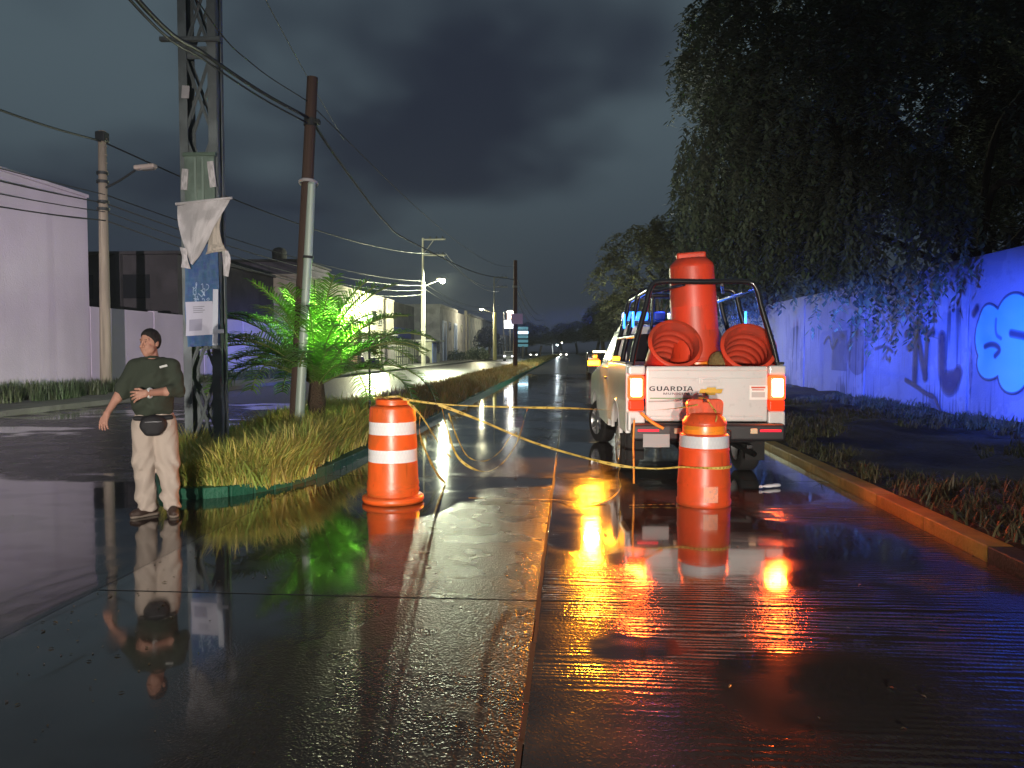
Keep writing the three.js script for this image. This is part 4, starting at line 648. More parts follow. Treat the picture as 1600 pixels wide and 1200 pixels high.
{
  tape('yellow tape knotted round the handle of the two-banded drum', [[-1.98, 1.06, -7.66], [-1.9, 1.085, -7.6], [-1.8, 1.06, -7.57], [-1.7, 1.08, -7.6], [-1.66, 1.05, -7.72], [-1.76, 1.075, -7.8], [-1.9, 1.07, -7.76]], 0.05, [[0, 0.4], [0.4, 1.4], [1, 0.2]], 3);
  tape('yellow tape stretched level between the two drum tops', [[-1.68, 1.06, -7.65], [-1.3, 1.015, -7.62], [-0.6, 0.985, -7.66], [0.03, 0.97, -7.75], [0.7, 0.95, -7.72], [1.12, 0.985, -7.74], [1.28, 1.01, -7.78]], 0.045, [[0, 0], [0.3, 0.2], [0.6, 1.2], [1, 0.9]], 5);
  tape('yellow tape sagging diagonally to wrap low round the one-banded drum', [[-1.31, 1.01, -7.62], [-0.9, 0.86, -7.6], [-0.38, 0.65, -7.58], [0.1, 0.51, -7.57], [0.5, 0.42, -7.57], [0.85, 0.395, -7.57], [1.12, 0.4, -7.66], [1.25, 0.402, -7.607], [1.37, 0.402, -7.592], [1.5, 0.402, -7.615], [1.6, 0.402, -7.72], [1.63, 0.402, -7.86]], 0.06, [[0, 0.2], [0.2, 0.9], [0.45, 0.3], [0.6, 1.1], [0.75, 0.6], [0.8, 0], [1, 0]], 7);
  tape('yellow tape loop hanging close beside the two-banded drum', [[-1.62, 1.03, -7.6], [-1.5, 0.93, -7.56], [-1.36, 0.74, -7.52], [-1.24, 0.57, -7.46], [-1.16, 0.5, -7.46]], 0.065, [[0, 0.2], [0.5, 0.5], [1, 1.3]], 9);
  tape('yellow tape tail dropping behind the two-banded drum to the road', [[-1.5, 0.96, -7.66], [-1.54, 0.7, -7.8], [-1.5, 0.4, -8.1], [-1.47, 0.15, -8.5], [-1.44, 0.012, -8.8]], 0.065, [[0, 0.1], [0.5, 0.5], [1, 1.2]], 10);
  tape('long limp yellow tape loop between the drums', [[-1.27, 0.98, -7.58], [-1.2, 0.75, -7.52], [-1.1, 0.5, -7.5], [-0.95, 0.385, -7.5], [-0.8, 0.36, -7.5], [-0.66, 0.44, -7.5], [-0.52, 0.64, -7.52], [-0.45, 0.86, -7.58], [-0.42, 0.975, -7.66]], 0.06, [[0, 0.1], [0.3, 0.4], [0.5, 1.3], [0.75, 1.2], [1, 0.2]], 11);
  tape('short inner yellow tape loop between the drums', [[-1.2, 0.93, -7.56], [-1.1, 0.68, -7.5], [-0.98, 0.5, -7.46], [-0.82, 0.47, -7.46], [-0.68, 0.56, -7.48], [-0.58, 0.7, -7.52], [-0.52, 0.74, -7.58]], 0.045, [[0, 0.3], [0.5, 1.3], [1, 0.8]], 13);
  tape('yellow tape trailing on the wet road towards the one-banded drum', [[-1.05, 0.012, -7.92], [-0.6, 0.014, -7.88], [-0.13, 0.012, -7.88], [0.07, 0.03, -7.68], [0.3, 0.014, -7.76], [0.45, 0.05, -7.9], [0.53, 0.12, -8.02], [0.5, 0.28, -7.85], [0.5, 0.41, -7.6]], 0.05, [[0, 1.5], [0.6, 1.35], [0.8, 0.9], [1, 0.1]], 15);
  tape('thin yellow tape on the road touching the one-banded drum base', [[0.6, 0.012, -7.66], [0.85, 0.014, -7.7], [1.1, 0.02, -7.72]], 0.03, [[0, 1.4], [1, 1.4]], 17);
  tape('yellow tape tied over the handle of the one-banded drum', [[1.3, 1.07, -7.9], [1.36, 1.07, -7.79], [1.41, 1.0, -7.745], [1.45, 0.92, -7.67], [1.43, 0.85, -7.64]], 0.055, [[0, 1], [0.5, 0.4], [1, 0.1]], 19);
}
{
  const strap = P({ color: [0.85, 0.3, 0.03], roughness: 0.5 });
  solo('tow_strap', [tube([[0.72, 0.78, -8.62], [0.71, 0.5, -8.6], [0.715, 0.3, -8.58], [0.72, 0.07, -8.6]], 0.012, 14, 5), tube([[0.80, 0.85, -8.7], [0.92, 0.75, -8.66], [1.05, 0.68, -8.66]], 0.018, 10, 5)], strap, 'orange strap dangling from the truck bumper below the left tail light', 'strap');
}
{ // rag and crushed bottle on the road
  const t = thing('crushed_bottle', 'crushed clear plastic bottle lying by the truck near the orange kerb', 'litter', [2.37, 0.03, -8.85], 0.5);
  part('bottle_body', lathe([[0, 0], [0.035, 0.005], [0.036, 0.06], [0.03, 0.09], [0.036, 0.14], [0.03, 0.19], [0.014, 0.23], [0.014, 0.25]], 14).rotateZ(Math.PI / 2).scale(1, 0.6, 1), P({ color: [0.8, 0.82, 0.85], roughness: 0.25 }), t);
  part('cap', bar([-0.25, 0, 0], [-0.275, 0, 0], 0.017, 0.017, 12), M({ color: [0.7, 0.7, 0.75] }), t);
}
// ------------------------------------------------------------------ person (signed-distance body meshed with surface nets)
function surfaceNets(f, lo, hi, h) {
  const n = [0, 1, 2].map((k) => Math.ceil((hi[k] - lo[k]) / h) + 1), [nx, ny, nz] = n, F = new Float32Array(nx * ny * nz), at = (i, j, k) => (k * ny + j) * nx + i;
  for (let k = 0; k < nz; k++) for (let j = 0; j < ny; j++) for (let i = 0; i < nx; i++) F[at(i, j, k)] = f(lo[0] + i * h, lo[1] + j * h, lo[2] + k * h);
  const id = new Int32Array(nx * ny * nz).fill(-1), pos = [], idx = [];
  for (let k = 0; k < nz - 1; k++) for (let j = 0; j < ny - 1; j++) for (let i = 0; i < nx - 1; i++) {
    let m = 0, c = 0, sx = 0, sy = 0, sz = 0; const v = []; for (let q = 0; q < 8; q++) { const d = F[at(i + (q & 1), j + ((q >> 1) & 1), k + (q >> 2))]; v.push(d); if (d < 0) m |= 1 << q; }
    if (m === 0 || m === 255) continue;
    for (let a = 0; a < 8; a++) for (const b of [1, 2, 4]) { if (a & b) continue; const e = a | b; if ((v[a] < 0) === (v[e] < 0)) continue; const t = v[a] / (v[a] - v[e]); sx += (a & 1) + (b === 1 ? t : 0); sy += ((a >> 1) & 1) + (b === 2 ? t : 0); sz += (a >> 2) + (b === 4 ? t : 0); c++; }
    id[at(i, j, k)] = pos.length / 3; pos.push(lo[0] + (i + sx / c) * h, lo[1] + (j + sy / c) * h, lo[2] + (k + sz / c) * h);
  }
  const quad = (a, b, c, d, flip) => { if (a < 0 || b < 0 || c < 0 || d < 0) return; flip ? idx.push(a, c, b, a, d, c) : idx.push(a, b, c, a, c, d); };
  for (let k = 1; k < nz - 1; k++) for (let j = 1; j < ny - 1; j++) for (let i = 1; i < nx - 1; i++) {
    const s = F[at(i, j, k)] < 0;
    if (s !== F[at(i + 1, j, k)] < 0) quad(id[at(i, j - 1, k - 1)], id[at(i, j, k - 1)], id[at(i, j, k)], id[at(i, j - 1, k)], !s);
    if (s !== F[at(i, j + 1, k)] < 0) quad(id[at(i - 1, j, k - 1)], id[at(i - 1, j, k)], id[at(i, j, k)], id[at(i, j, k - 1)], !s);
    if (s !== F[at(i, j, k + 1)] < 0) quad(id[at(i - 1, j - 1, k)], id[at(i, j - 1, k)], id[at(i, j, k)], id[at(i - 1, j, k)], !s);
  }
  const g = new THREE.BufferGeometry(); g.setAttribute('position', new THREE.Float32BufferAttribute(pos, 3)); g.setIndex(idx);
  const nr = new Float32Array(pos.length), e = h * 0.6; for (let p = 0; p < pos.length; p += 3) { const [x, y, z] = [pos[p], pos[p + 1], pos[p + 2]], a = f(x + e, y, z) - f(x - e, y, z), b = f(x, y + e, z) - f(x, y - e, z), c = f(x, y, z + e) - f(x, y, z - e), L = Math.hypot(a, b, c) || 1; nr[p] = a / L; nr[p + 1] = b / L; nr[p + 2] = c / L; }
  g.setAttribute('normal', new THREE.BufferAttribute(nr, 3)); return uvWorld(g);
}
const cap = (a, b, ra, rb) => { const dx = b[0] - a[0], dy = b[1] - a[1], dz = b[2] - a[2], l2 = dx * dx + dy * dy + dz * dz; return (x, y, z) => { const px = x - a[0], py = y - a[1], pz = z - a[2], t = Math.max(0, Math.min(1, (px * dx + py * dy + pz * dz) / l2)); return Math.hypot(px - dx * t, py - dy * t, pz - dz * t) - (ra + (rb - ra) * t); }; };
const ell = (c, r, ry = 0) => { const cs = Math.cos(ry), sn = Math.sin(ry), m = Math.min(...r); return (x, y, z) => { let px = x - c[0], py = y - c[1], pz = z - c[2]; const qx = px * cs - pz * sn, qz = px * sn + pz * cs; const k = Math.hypot(qx / r[0], py / r[1], qz / r[2]), k2 = Math.hypot(qx / r[0] ** 2, py / r[1] ** 2, qz / r[2] ** 2); return k2 > 1e-9 ? k * (k - 1) / k2 : -m; }; };
const cap2 = (a, b, r) => bar(a, b, r, r, 6);
const smin = (a, b, k) => { const h = Math.max(0, Math.min(1, 0.5 + 0.5 * (b - a) / k)); return b + (a - b) * h - k * h * (1 - h); };
const uni = (k, ...fs) => (x, y, z) => { let d = fs[0](x, y, z); for (let i = 1; i < fs.length; i++) d = smin(d, fs[i](x, y, z), k); return d; };
{
  const t = thing('person', 'man in dark olive shirt, beige trousers and waist bag standing on the wet median gap', 'person', [-3.9, 0, -6.93], 0.5); t.scale.set(0.94, 1, 0.96);
  const skin = M({ color: [0.46, 0.24, 0.175], roughness: 0.6, bumpMap: rep(T.rough, 12), bumpScale: 0.001 }), weave = rep(T.rough, 14);
  const shirtM = M({ color: [0.036, 0.047, 0.033], roughness: 0.9, bumpMap: weave, bumpScale: 0.002 }), trouserM = M({ color: [0.5, 0.42, 0.365], roughness: 0.9, bumpMap: weave, bumpScale: 0.002 }), black = M({ color: [0.014, 0.014, 0.018], roughness: 0.6, bumpMap: weave, bumpScale: 0.003 });
  const shR = [-0.155, 1.395, 0], elR = [-0.275, 1.19, 0.0], wrR = [-0.405, 0.98, 0.1], shL = [0.175, 1.395, 0], elL = [0.215, 1.18, 0.1], wrL = [-0.055, 1.165, 0.265];
  const HY = -0.75, ch = Math.cos(HY), sh = Math.sin(HY), hc = [-0.02, 1.618, 0.03], hp = (x, y, z) => [hc[0] + x * ch + z * sh, hc[1] + y, hc[2] - x * sh + z * ch]; // head frame: z looks out of the face
  const head = uni(0.02, ell(hp(0, 0.03, -0.012), [0.077, 0.1, 0.096], HY), ell(hp(0, -0.045, 0.018), [0.062, 0.075, 0.07], HY), cap(hp(0, -0.092, 0.05), hp(0, -0.088, 0.055), 0.03, 0.028), cap(hp(-0.045, -0.055, 0.03), hp(0.045, -0.055, 0.03), 0.03, 0.03));
  const face = (x, y, z) => {
    let d = head(x, y, z);
    d = smin(d, cap(hp(0, 0.02, 0.085), hp(0, -0.024, 0.108), 0.009, 0.015)(x, y, z), 0.012); d = smin(d, cap(hp(-0.012, -0.027, 0.094), hp(0.012, -0.027, 0.094), 0.01, 0.01)(x, y, z), 0.008);
    d = smin(d, cap(hp(-0.042, 0.034, 0.07), hp(0.042, 0.034, 0.07), 0.009, 0.009)(x, y, z), 0.02);
    for (const s of [-1, 1]) { const e = ell(hp(s * 0.032, 0.012, 0.083), [0.017, 0.01, 0.012], HY)(x, y, z); d = -smin(-d, e + 0.004, 0.016); d = Math.min(d, ell(hp(s * 0.031, 0.011, 0.07), [0.013, 0.012, 0.013], HY)(x, y, z)); d = smin(d, ell(hp(s * 0.036, -0.03, 0.062), [0.024, 0.022, 0.022], HY)(x, y, z), 0.02); d = smin(d, ell(hp(s * 0.08, 0.0, -0.012), [0.011, 0.032, 0.02], HY)(x, y, z), 0.008); }
    d = smin(d, cap(hp(-0.018, -0.058, 0.08), hp(0.018, -0.058, 0.08), 0.008, 0.008)(x, y, z), 0.006); d = smin(d, cap(hp(-0.016, -0.07, 0.08), hp(0.016, -0.07, 0.08), 0.008, 0.008)(x, y, z), 0.006);
    return d;
  };
  const neck = cap([0.0, 1.43, -0.01], [-0.015, 1.57, 0.0], 0.068, 0.06);
  const chain = (pts, r) => pts.slice(1).map((p, i) => cap(pts[i], p, r[i], r[i + 1]));
  // right hand swings out low; left hand is carried across the belly
  function hand(w, dir, palmN, curl, side, spread = 0.012) { // wrist, direction to the knuckles, normal of the back of the hand
    const D = V(...dir).normalize(), N = V(...palmN); N.addScaledVector(D, -N.dot(D)).normalize(); const S = D.clone().cross(N).multiplyScalar(side), W = V(...w), q = (a, b, c) => W.clone().addScaledVector(D, a).addScaledVector(S, b).addScaledVector(N, c).toArray(), fs = [];
    fs.push(uni(0.016, cap(q(0, 0.008, 0), q(0.08, 0.026, 0), 0.025, 0.014), cap(q(0, -0.008, 0), q(0.078, -0.03, 0), 0.025, 0.014), cap(q(0.01, 0, 0), q(0.085, 0, 0), 0.021, 0.015)));
    const len = [0.072, 0.08, 0.076, 0.06]; for (let k = 0; k < 4; k++) { const b = 0.031 - k * 0.021, L = len[k], o = (1.5 - k) * spread * 0.5; const c1 = curl * 0.5, c2 = curl * 1.25; const p0 = q(0.078, b, 0), p1 = q(0.078 + L * 0.45 * Math.cos(c1), b + o, -L * 0.45 * Math.sin(c1)), p2 = q(0.078 + L * (0.45 * Math.cos(c1) + 0.3 * Math.cos(c2)), b + o * 1.6, -L * (0.45 * Math.sin(c1) + 0.3 * Math.sin(c2))), p3 = q(0.078 + L * (0.45 * Math.cos(c1) + 0.3 * Math.cos(c2) + 0.25 * Math.cos(c2 * 1.4)), b + o * 2, -L * (0.45 * Math.sin(c1) + 0.3 * Math.sin(c2) + 0.25 * Math.sin(c2 * 1.4))); fs.push(uni(0.003, ...chain([p0, p1, p2, p3], [0.0105, 0.0098, 0.009, 0.008]))); }
    fs.push(uni(0.004, ...chain([q(0.018, 0.022, -0.004), q(0.05, 0.055, -0.012), q(0.085, 0.064, -0.02)], [0.015, 0.0115, 0.009])));
    return uni(0.006, ...fs);
  }
  const handR = hand(wrR, [-0.3, -0.8, 0.25], [-0.6, 0.3, 0.7], 0.45, 1), handL = hand(wrL, [-0.9, -0.18, 0.06], [0.1, 0.3, 1], 0.7, 1);
  const arms = uni(0.02, ...chain([shR, elR, wrR], [0.058, 0.046, 0.028]), cap(elR, [(elR[0] + wrR[0]) / 2 + 0.03, (elR[1] + wrR[1]) / 2 + 0.03, 0.04], 0.046, 0.043), ...chain([shL, elL, wrL], [0.058, 0.046, 0.029]), cap(elL, [0.13, 1.17, 0.17], 0.046, 0.044));
  const trunk = uni(0.05, ell([0.01, 1.28, 0], [0.165, 0.17, 0.105]), ell([0.0, 1.06, 0.02], [0.15, 0.16, 0.12]), cap([-0.14, 1.42, -0.01], [0.16, 1.42, -0.01], 0.055, 0.055)), legs = uni(0.03, ...chain([[-0.085, 0.9, 0], [-0.1, 0.5, 0.01], [-0.075, 0.09, 0]], [0.085, 0.06, 0.042]), ...chain([[0.1, 0.9, 0], [0.13, 0.5, 0.02], [0.155, 0.09, 0.04]], [0.085, 0.06, 0.042]));
  const bodyF = uni(0.015, trunk, legs, arms, neck);
  // one continuous surface: the coarse body overlaps the fine head and hands and is joined with them
  const whole = (x, y, z) => { let d = bodyF(x, y, z); if (y > 1.42) d = smin(d, face(x, y, z), 0.012); if (x < -0.3) d = smin(d, handR(x, y, z), 0.01); return x < 0.05 && z > 0.15 ? smin(d, handL(x, y, z), 0.01) : d; };
  const cut = (g, keep) => { const p = g.attributes.position, out = []; for (let i = 0; i < p.count; i += 3) { const c = [0, 1, 2].map((k) => (p.getComponent(i, k) + p.getComponent(i + 1, k) + p.getComponent(i + 2, k)) / 3); if (keep(...c)) out.push(i, i + 1, i + 2); } const q = new THREE.BufferGeometry(); for (const n of ['position', 'normal', 'uv']) { const a = g.attributes[n], v = []; for (const i of out) for (let k = 0; k < a.itemSize; k++) v.push(a.array[i * a.itemSize + k]); q.setAttribute(n, new THREE.Float32BufferAttribute(v, a.itemSize)); } return q; };
  const nearHead = (x, y, z) => y > 1.5, nearR = (x, y, z) => x < -0.38 && y < 1.0, nearL = (x, y, z) => x < -0.03 && z > 0.2 && y > 1 && y < 1.3;
  const coarse = cut(surfaceNets(whole, [-0.6, 0.02, -0.2], [0.36, 1.56, 0.42], 0.012), (x, y, z) => !(y > 1.503 || (x < -0.383 && y < 0.997) || (x < -0.033 && z > 0.203 && y > 1.03 && y < 1.27)));
  const body = merge([coarse, cut(surfaceNets(whole, [-0.16, 1.46, -0.14], [0.12, 1.8, 0.18], 0.0034), nearHead), cut(surfaceNets(whole, [-0.56, 0.72, 0.0], [-0.36, 1.03, 0.24], 0.0034), nearR), cut(surfaceNets(whole, [-0.28, 1.0, 0.16], [0.0, 1.28, 0.36], 0.0034), nearL)]);
  part('body', body, skin, t);
  // clothes: the same limbs, looser, with folds
  const fold = (x, y, z, a, s) => a * (fbm(x * 7 + s, y * 5 + z * 6, 3, s) - 0.5) * 2;
  const sleeveR = cap(shR, [-0.278, 1.175, 0.005], 0.078, 0.07), sleeveL = cap(shL, [0.217, 1.19, 0.09], 0.08, 0.074), sleeveL2 = cap([0.217, 1.185, 0.09], [0.15, 1.178, 0.155], 0.07, 0.06);
  const shirtF0 = uni(0.05, ell([0.01, 1.26, 0.005], [0.205, 0.21, 0.14]), ell([0.0, 1.07, 0.035], [0.195, 0.2, 0.165]), cap([-0.13, 1.385, -0.01], [0.15, 1.385, -0.01], 0.068, 0.07), cap([0, 1.4, -0.01], [-0.005, 1.475, -0.005], 0.1, 0.076), cap([-0.05, 1.44, -0.01], [-0.16, 1.395, -0.01], 0.06, 0.06), cap([0.05, 1.44, -0.01], [0.18, 1.395, -0.01], 0.06, 0.06)), sl = uni(0.02, sleeveR, sleeveL, sleeveL2);
  const shirtF = (x, y, z) => { let d = smin(shirtF0(x, y, z), sl(x, y, z), 0.035) + (fold(x, y, z, 0.02, 3) + 0.006 * Math.sin(x * 34 - y * 30 + 6 * fbm(x * 5, y * 5, 2, 14))) * sstep(1.5, 1.3, y) + 0.006 * Math.sin(y * 46 + x * 14 + 3 * fbm(x * 6, y * 6, 2, 5)) * sstep(1.25, 1.05, y); d = Math.max(d, 0.897 + 0.012 * Math.sin(x * 9) - y); d = Math.max(d, y - (1.492 - 0.03 * sstep(0.0, 0.1, z))); return d; };
  const shirt = part('shirt', surfaceNets(shirtF, [-0.42, 0.87, -0.22], [0.38, 1.56, 0.28], 0.0095), shirtM, t);
  part('collar', new THREE.TorusGeometry(0.073, 0.012, 8, 28).rotateX(Math.PI / 2 - 0.2).translate(-0.006, 1.478, -0.002), shirtM, shirt);
  part('chest_badge', rbox(0.075, 0.022, 0.006, 0.003, 0.1, 1.405, 0.112, -0.4, 0.2, 0.35), M({ color: [0.7, 0.72, 0.7], roughness: 0.5 }), shirt);
  const pantF = (x, y, z) => {
    let d = uni(0.04, ell([0.0, 0.9, 0.01], [0.19, 0.14, 0.15]), ...chain([[-0.09, 0.84, 0.01], [-0.105, 0.5, 0.02], [-0.075, 0.1, 0.005]], [0.112, 0.094, 0.085]), ...chain([[0.1, 0.84, 0.01], [0.13, 0.5, 0.025], [0.152, 0.09, 0.045]], [0.112, 0.094, 0.083]))(x, y, z);
    d += (fold(x, y, z, 0.024, 9) + 0.007 * Math.sin(y * 30 + Math.abs(x) * 55 + 5 * fbm(x * 4, y * 4, 2, 12)) * sstep(0.72, 0.5, y)) + 0.006 * Math.sin(y * 52 + 3 * fbm(x * 9, y * 4, 2, 6)) * sstep(0.42, 0.1, y); d = Math.max(d, y - 0.985, 0.055 + 0.01 * Math.sin(x * 40) - y); return d;
  };
  part('trousers', surfaceNets(pantF, [-0.26, 0.02, -0.2], [0.3, 1.02, 0.22], 0.0095), trouserM, t);
  const bag = uni(0.03, ell([-0.005, 0.865, 0.185], [0.12, 0.09, 0.05]), cap([-0.16, 0.93, 0.135], [0, 0.925, 0.165], 0.022, 0.026), cap([0, 0.925, 0.165], [0.16, 0.93, 0.135], 0.026, 0.022), cap([-0.05, 0.8, 0.19], [0.04, 0.8, 0.19], 0.03, 0.03));
  const wb = part('waist_bag', surfaceNets(bag, [-0.2, 0.74, 0.08], [0.2, 0.96, 0.28], 0.008), black, t); part('zip', rbox(0.15, 0.006, 0.006, 0.002, 0, 0.9, 0.232), M({ color: [0.2, 0.2, 0.22], metalness: 0.8, roughness: 0.4 }), wb);
  const hairF = (x, y, z) => { const h0 = head(x, y, z), v = V(x - hc[0], y - hc[1], z - hc[2]), zz = v.x * sh + v.z * ch, b = v.y - (zz > 0.03 ? 0.022 + 1.1 * (zz - 0.03) : zz > -0.005 ? lerp(-0.03, 0.022, sstep(0.005, 0.03, zz)) : -0.03 + 0.75 * (zz + 0.005)) - 0.012 * vnoise(x * 120, z * 120, 4); return Math.max(h0 - (0.0015 + 0.009 * sstep(0, 0.045, b)) - 0.004 * sstep(0, 0.03, b) * vnoise(x * 190, y * 60 + z * 190, 3), -b, -(h0 + 0.005)); };
  part('hair', surfaceNets(hairF, [-0.16, 1.5, -0.12], [0.12, 1.79, 0.16], 0.0045), M({ color: [0.012, 0.01, 0.01], roughness: 0.7, bumpMap: rep(T.rough, 20), bumpScale: 0.004 }), t);
  for (const s of [-1, 1]) { const onF = (x, y) => { let z = 0.13; while (z > 0 && face(...hp(x, y, z)) > 0) z -= 0.001; return hp(x, y, z); }; part('eyebrow', cap2(onF(s * 0.018, 0.032), onF(s * 0.044, 0.034), 0.0032), black, t); part('eye', new THREE.SphereGeometry(0.0065, 8, 6).scale(1.3, 0.6, 0.8).translate(...onF(s * 0.03, 0.012)), black, t); }
  part('wristwatch', new THREE.TorusGeometry(0.036, 0.01, 8, 24).scale(1, 1.1, 1.6).rotateY(0.95).translate(-0.025, 1.166, 0.248), M({ color: [0.78, 0.82, 0.82], roughness: 0.3, metalness: 0.2 }), t);
  const shoe = (x, z, a) => { const c = Math.cos(a), s = Math.sin(a), q = (l, y, w = 0) => [x + l * s + w * c, y, z + l * c - w * s]; return { up: uni(0.03, cap(q(-0.06, 0.06), q(0.06, 0.05), 0.046, 0.042), cap(q(0.06, 0.045), q(0.15, 0.036), 0.04, 0.032), cap(q(-0.05, 0.09), q(-0.03, 0.11), 0.045, 0.044), cap(q(0.1, 0.035, 0.01), q(0.12, 0.035, -0.01), 0.038, 0.036)), so: uni(0.02, cap(q(-0.07, 0.018), q(0.13, 0.016), 0.044, 0.045)), q }; };
  for (const [x, z, a] of [[-0.07, 0.02, -1.05], [0.155, 0.06, 0.12]]) { const s = shoe(x, z, a), g = part('shoe', surfaceNets((px, py, pz) => Math.max(s.up(px, py, pz), 0.02 - py), [x - 0.26, 0.0, z - 0.16], [x + 0.2, 0.2, z + 0.26], 0.0075), M({ color: [0.055, 0.032, 0.025], roughness: 0.45, bumpMap: weave, bumpScale: 0.003 }), t); part('sole', surfaceNets((px, py, pz) => Math.max(s.so(px, py, pz), py - 0.026, 0.001 - py), [x - 0.26, -0.02, z - 0.16], [x + 0.2, 0.06, z + 0.26], 0.006), M({ color: [0.22, 0.18, 0.15], roughness: 0.7 }), g); }
}

// ------------------------------------------------------------------ palm, grass, trees
{
  const t = thing('palm', 'young feathery palm lit bright green around the two leaning poles', 'palm tree', [-4.2, 0.1, -12.5]);
  const r = rng(88), leafM = [0, 1, 2].map((k) => P({ color: [[0.14, 0.32, 0.04], [0.18, 0.36, 0.055], [0.12, 0.28, 0.04]][k], roughness: 0.55, transmission: 0.55, thickness: 0, side: THREE.DoubleSide }));
  part('trunk', uvWorld(lathe([[0.001, -0.2], [0.14, -0.2], [0.16, 0.1], [0.13, 0.4], [0.15, 0.6], [0.11, 0.95], [0.001, 1.0]], 14)), M({ color: [0.1, 0.07, 0.045], roughness: 0.95, bumpMap: rep(T.rough, 3), bumpScale: 0.05 }), t);
  for (let k = 0; k < 50; k++) {
    const az = k * 2.39996 + (r() - 0.5) * 0.3, up = k < 10 ? 1.2 + r() * 0.25 : k < 32 ? 0.75 + r() * 0.45 : 0.42 + r() * 0.4, L = 1.75 + r() * 0.65, pts = [], lf = [];
    for (let i = 0; i <= 10; i++) { const q = i / 10, el = up - (0.7 + 1.0 * (1.35 - up)) * q * q * 1.05; const p = i ? pts[i - 1].clone() : V(0, 0.85, 0); if (i) p.add(V(Math.cos(az) * Math.cos(el), Math.sin(el), Math.sin(az) * Math.cos(el)).multiplyScalar(L / 10)); pts.push(p); }
    const c = new THREE.CatmullRomCurve3(pts), side = V(-Math.sin(az), 0, Math.cos(az)), pos = [], n = 46;
    for (let i = 3; i < n; i++) for (const s of [-1, 1]) {
      const q = (i + r() * 0.5) / n, p = c.getPoint(q), d = c.getTangent(q), nrm = side.clone().cross(d).normalize(), l = (0.2 + 0.3 * Math.sin(Math.PI * Math.min(1, q * 0.92 + 0.12))) * (0.85 + 0.3 * r()), w = 0.009 + 0.006 * r();
      const o = side.clone().multiplyScalar(s * 0.84).addScaledVector(d, 0.55).addScaledVector(nrm, 0.22 + 0.25 * (r() - 0.4)).normalize(), wd = d.clone().multiplyScalar(w), m = p.clone().addScaledVector(o, l * 0.55), e = p.clone().addScaledVector(o, l).add(V(0, -0.16 * l - 0.1 * r() * l, 0));
      const a = p.clone().sub(wd), b = p.clone().add(wd), c1 = m.clone().addScaledVector(wd, -1.1), c2 = m.clone().addScaledVector(wd, 1.1);
      for (const v of [a, b, c2, a, c2, c1, c1, c2, e]) pos.push(v.x, v.y, v.z);
    }
    const g = new THREE.BufferGeometry(); g.setAttribute('position', new THREE.Float32BufferAttribute(pos, 3)); g.computeVertexNormals();
    const f = part('frond', merge([g]), leafM[k % 3], t); part('midrib', new THREE.TubeGeometry(c, 10, 0.012, 4), M({ color: [0.16, 0.2, 0.06], roughness: 0.6 }), f);
  }
}
{ // flood lamp on a stake beside the palm
  const t = thing('garden_floodlight', 'small dazzling greenish flood lamp on a stake beside the palm', 'flood lamp', [-3.42, 0.1, -12.95]);
  part('stake', bar([0, -0.1, 0], [0, 2.0, 0], 0.022, 0.018, 8), steelDark, t);
  part('lamp_head', rbox(0.2, 0.14, 0.05, 0.015, 0.02, 2.06, -0.05), steelDark, t);
  part('bulb', new THREE.SphereGeometry(0.075, 16, 10).scale(1.2, 0.9, 0.8).translate(-0.02, 2.06, 0.02), M({ color: [0.6, 0.7, 0.5], emissive: [6, 8, 3.5] }), t, 'dazzling greenish bulb');
  spot('garden_flood', [-3.46, 2.16, -12.9], [-4.7, 1.85, -12.75], [0.62, 1, 0.3], 300, 66, 0.6, 3);
}
function tuft(seed, blades, h, spread, w, droop) {
  const r = rng(seed), pos = [];
  for (let k = 0; k < blades; k++) {
    const a = r() * 6.283, x0 = (r() - 0.5) * spread * 0.5, z0 = (r() - 0.5) * spread * 0.5, L = h * (0.5 + 0.6 * r()), lean = 0.15 + 0.75 * r() * r(), cx = Math.cos(a), cz = Math.sin(a), px = -cz, pz = cx, W = w * (0.6 + 0.7 * r()), P4 = [];
    for (let i = 0; i <= 4; i++) { const q = i / 4, out = lean * L * (q * 0.5 + droop * q * q), y = L * (q - droop * lean * 0.75 * q * q); const ww = W * (1 - q * q) + 0.0006; P4.push([[x0 + cx * out - px * ww, y, z0 + cz * out - pz * ww], [x0 + cx * out + px * ww, y, z0 + cz * out + pz * ww]]); }
    for (let i = 0; i < 4; i++) { const [a0, b0] = P4[i], [a1, b1] = P4[i + 1]; pos.push(...a0, ...b0, ...b1, ...a0, ...b1, ...a1); }
  }
  const g = new THREE.BufferGeometry(); g.setAttribute('position', new THREE.Float32BufferAttribute(pos, 3)); g.computeVertexNormals(); return g;
}
function scatter(name, label, geo, mat, spots, colors) { // many tufts as one mass
  const m = shade(new THREE.InstancedMesh(geo, mat, spots.length)); m.name = numbered(name); m.userData = { kind: 'stuff', label, category: 'grass' };
  const X = new THREE.Matrix4(), q = new THREE.Quaternion(), r = rng(name.length * 31 + spots.length), c = new THREE.Color();
  spots.forEach(([x, y, z, s, tilt = 0.25, sh = 1], i) => { q.setFromEuler(new THREE.Euler((r() - 0.5) * tilt, r() * 6.283, (r() - 0.5) * tilt)); X.compose(V(x, y, z), q, V(s, s * sh, s)); m.setMatrixAt(i, X); const k = colors[Math.floor(r() * colors.length)], b = 0.75 + 0.5 * r(); m.setColorAt(i, c.setRGB(k[0] * b, k[1] * b, k[2] * b)); });
  scene.add(m); return m;
}
const bladeM = (c, tr = 0.35) => P({ color: c, roughness: 0.6, transmission: tr, thickness: 0, side: THREE.DoubleSide });
const W1 = [1, 1, 1];
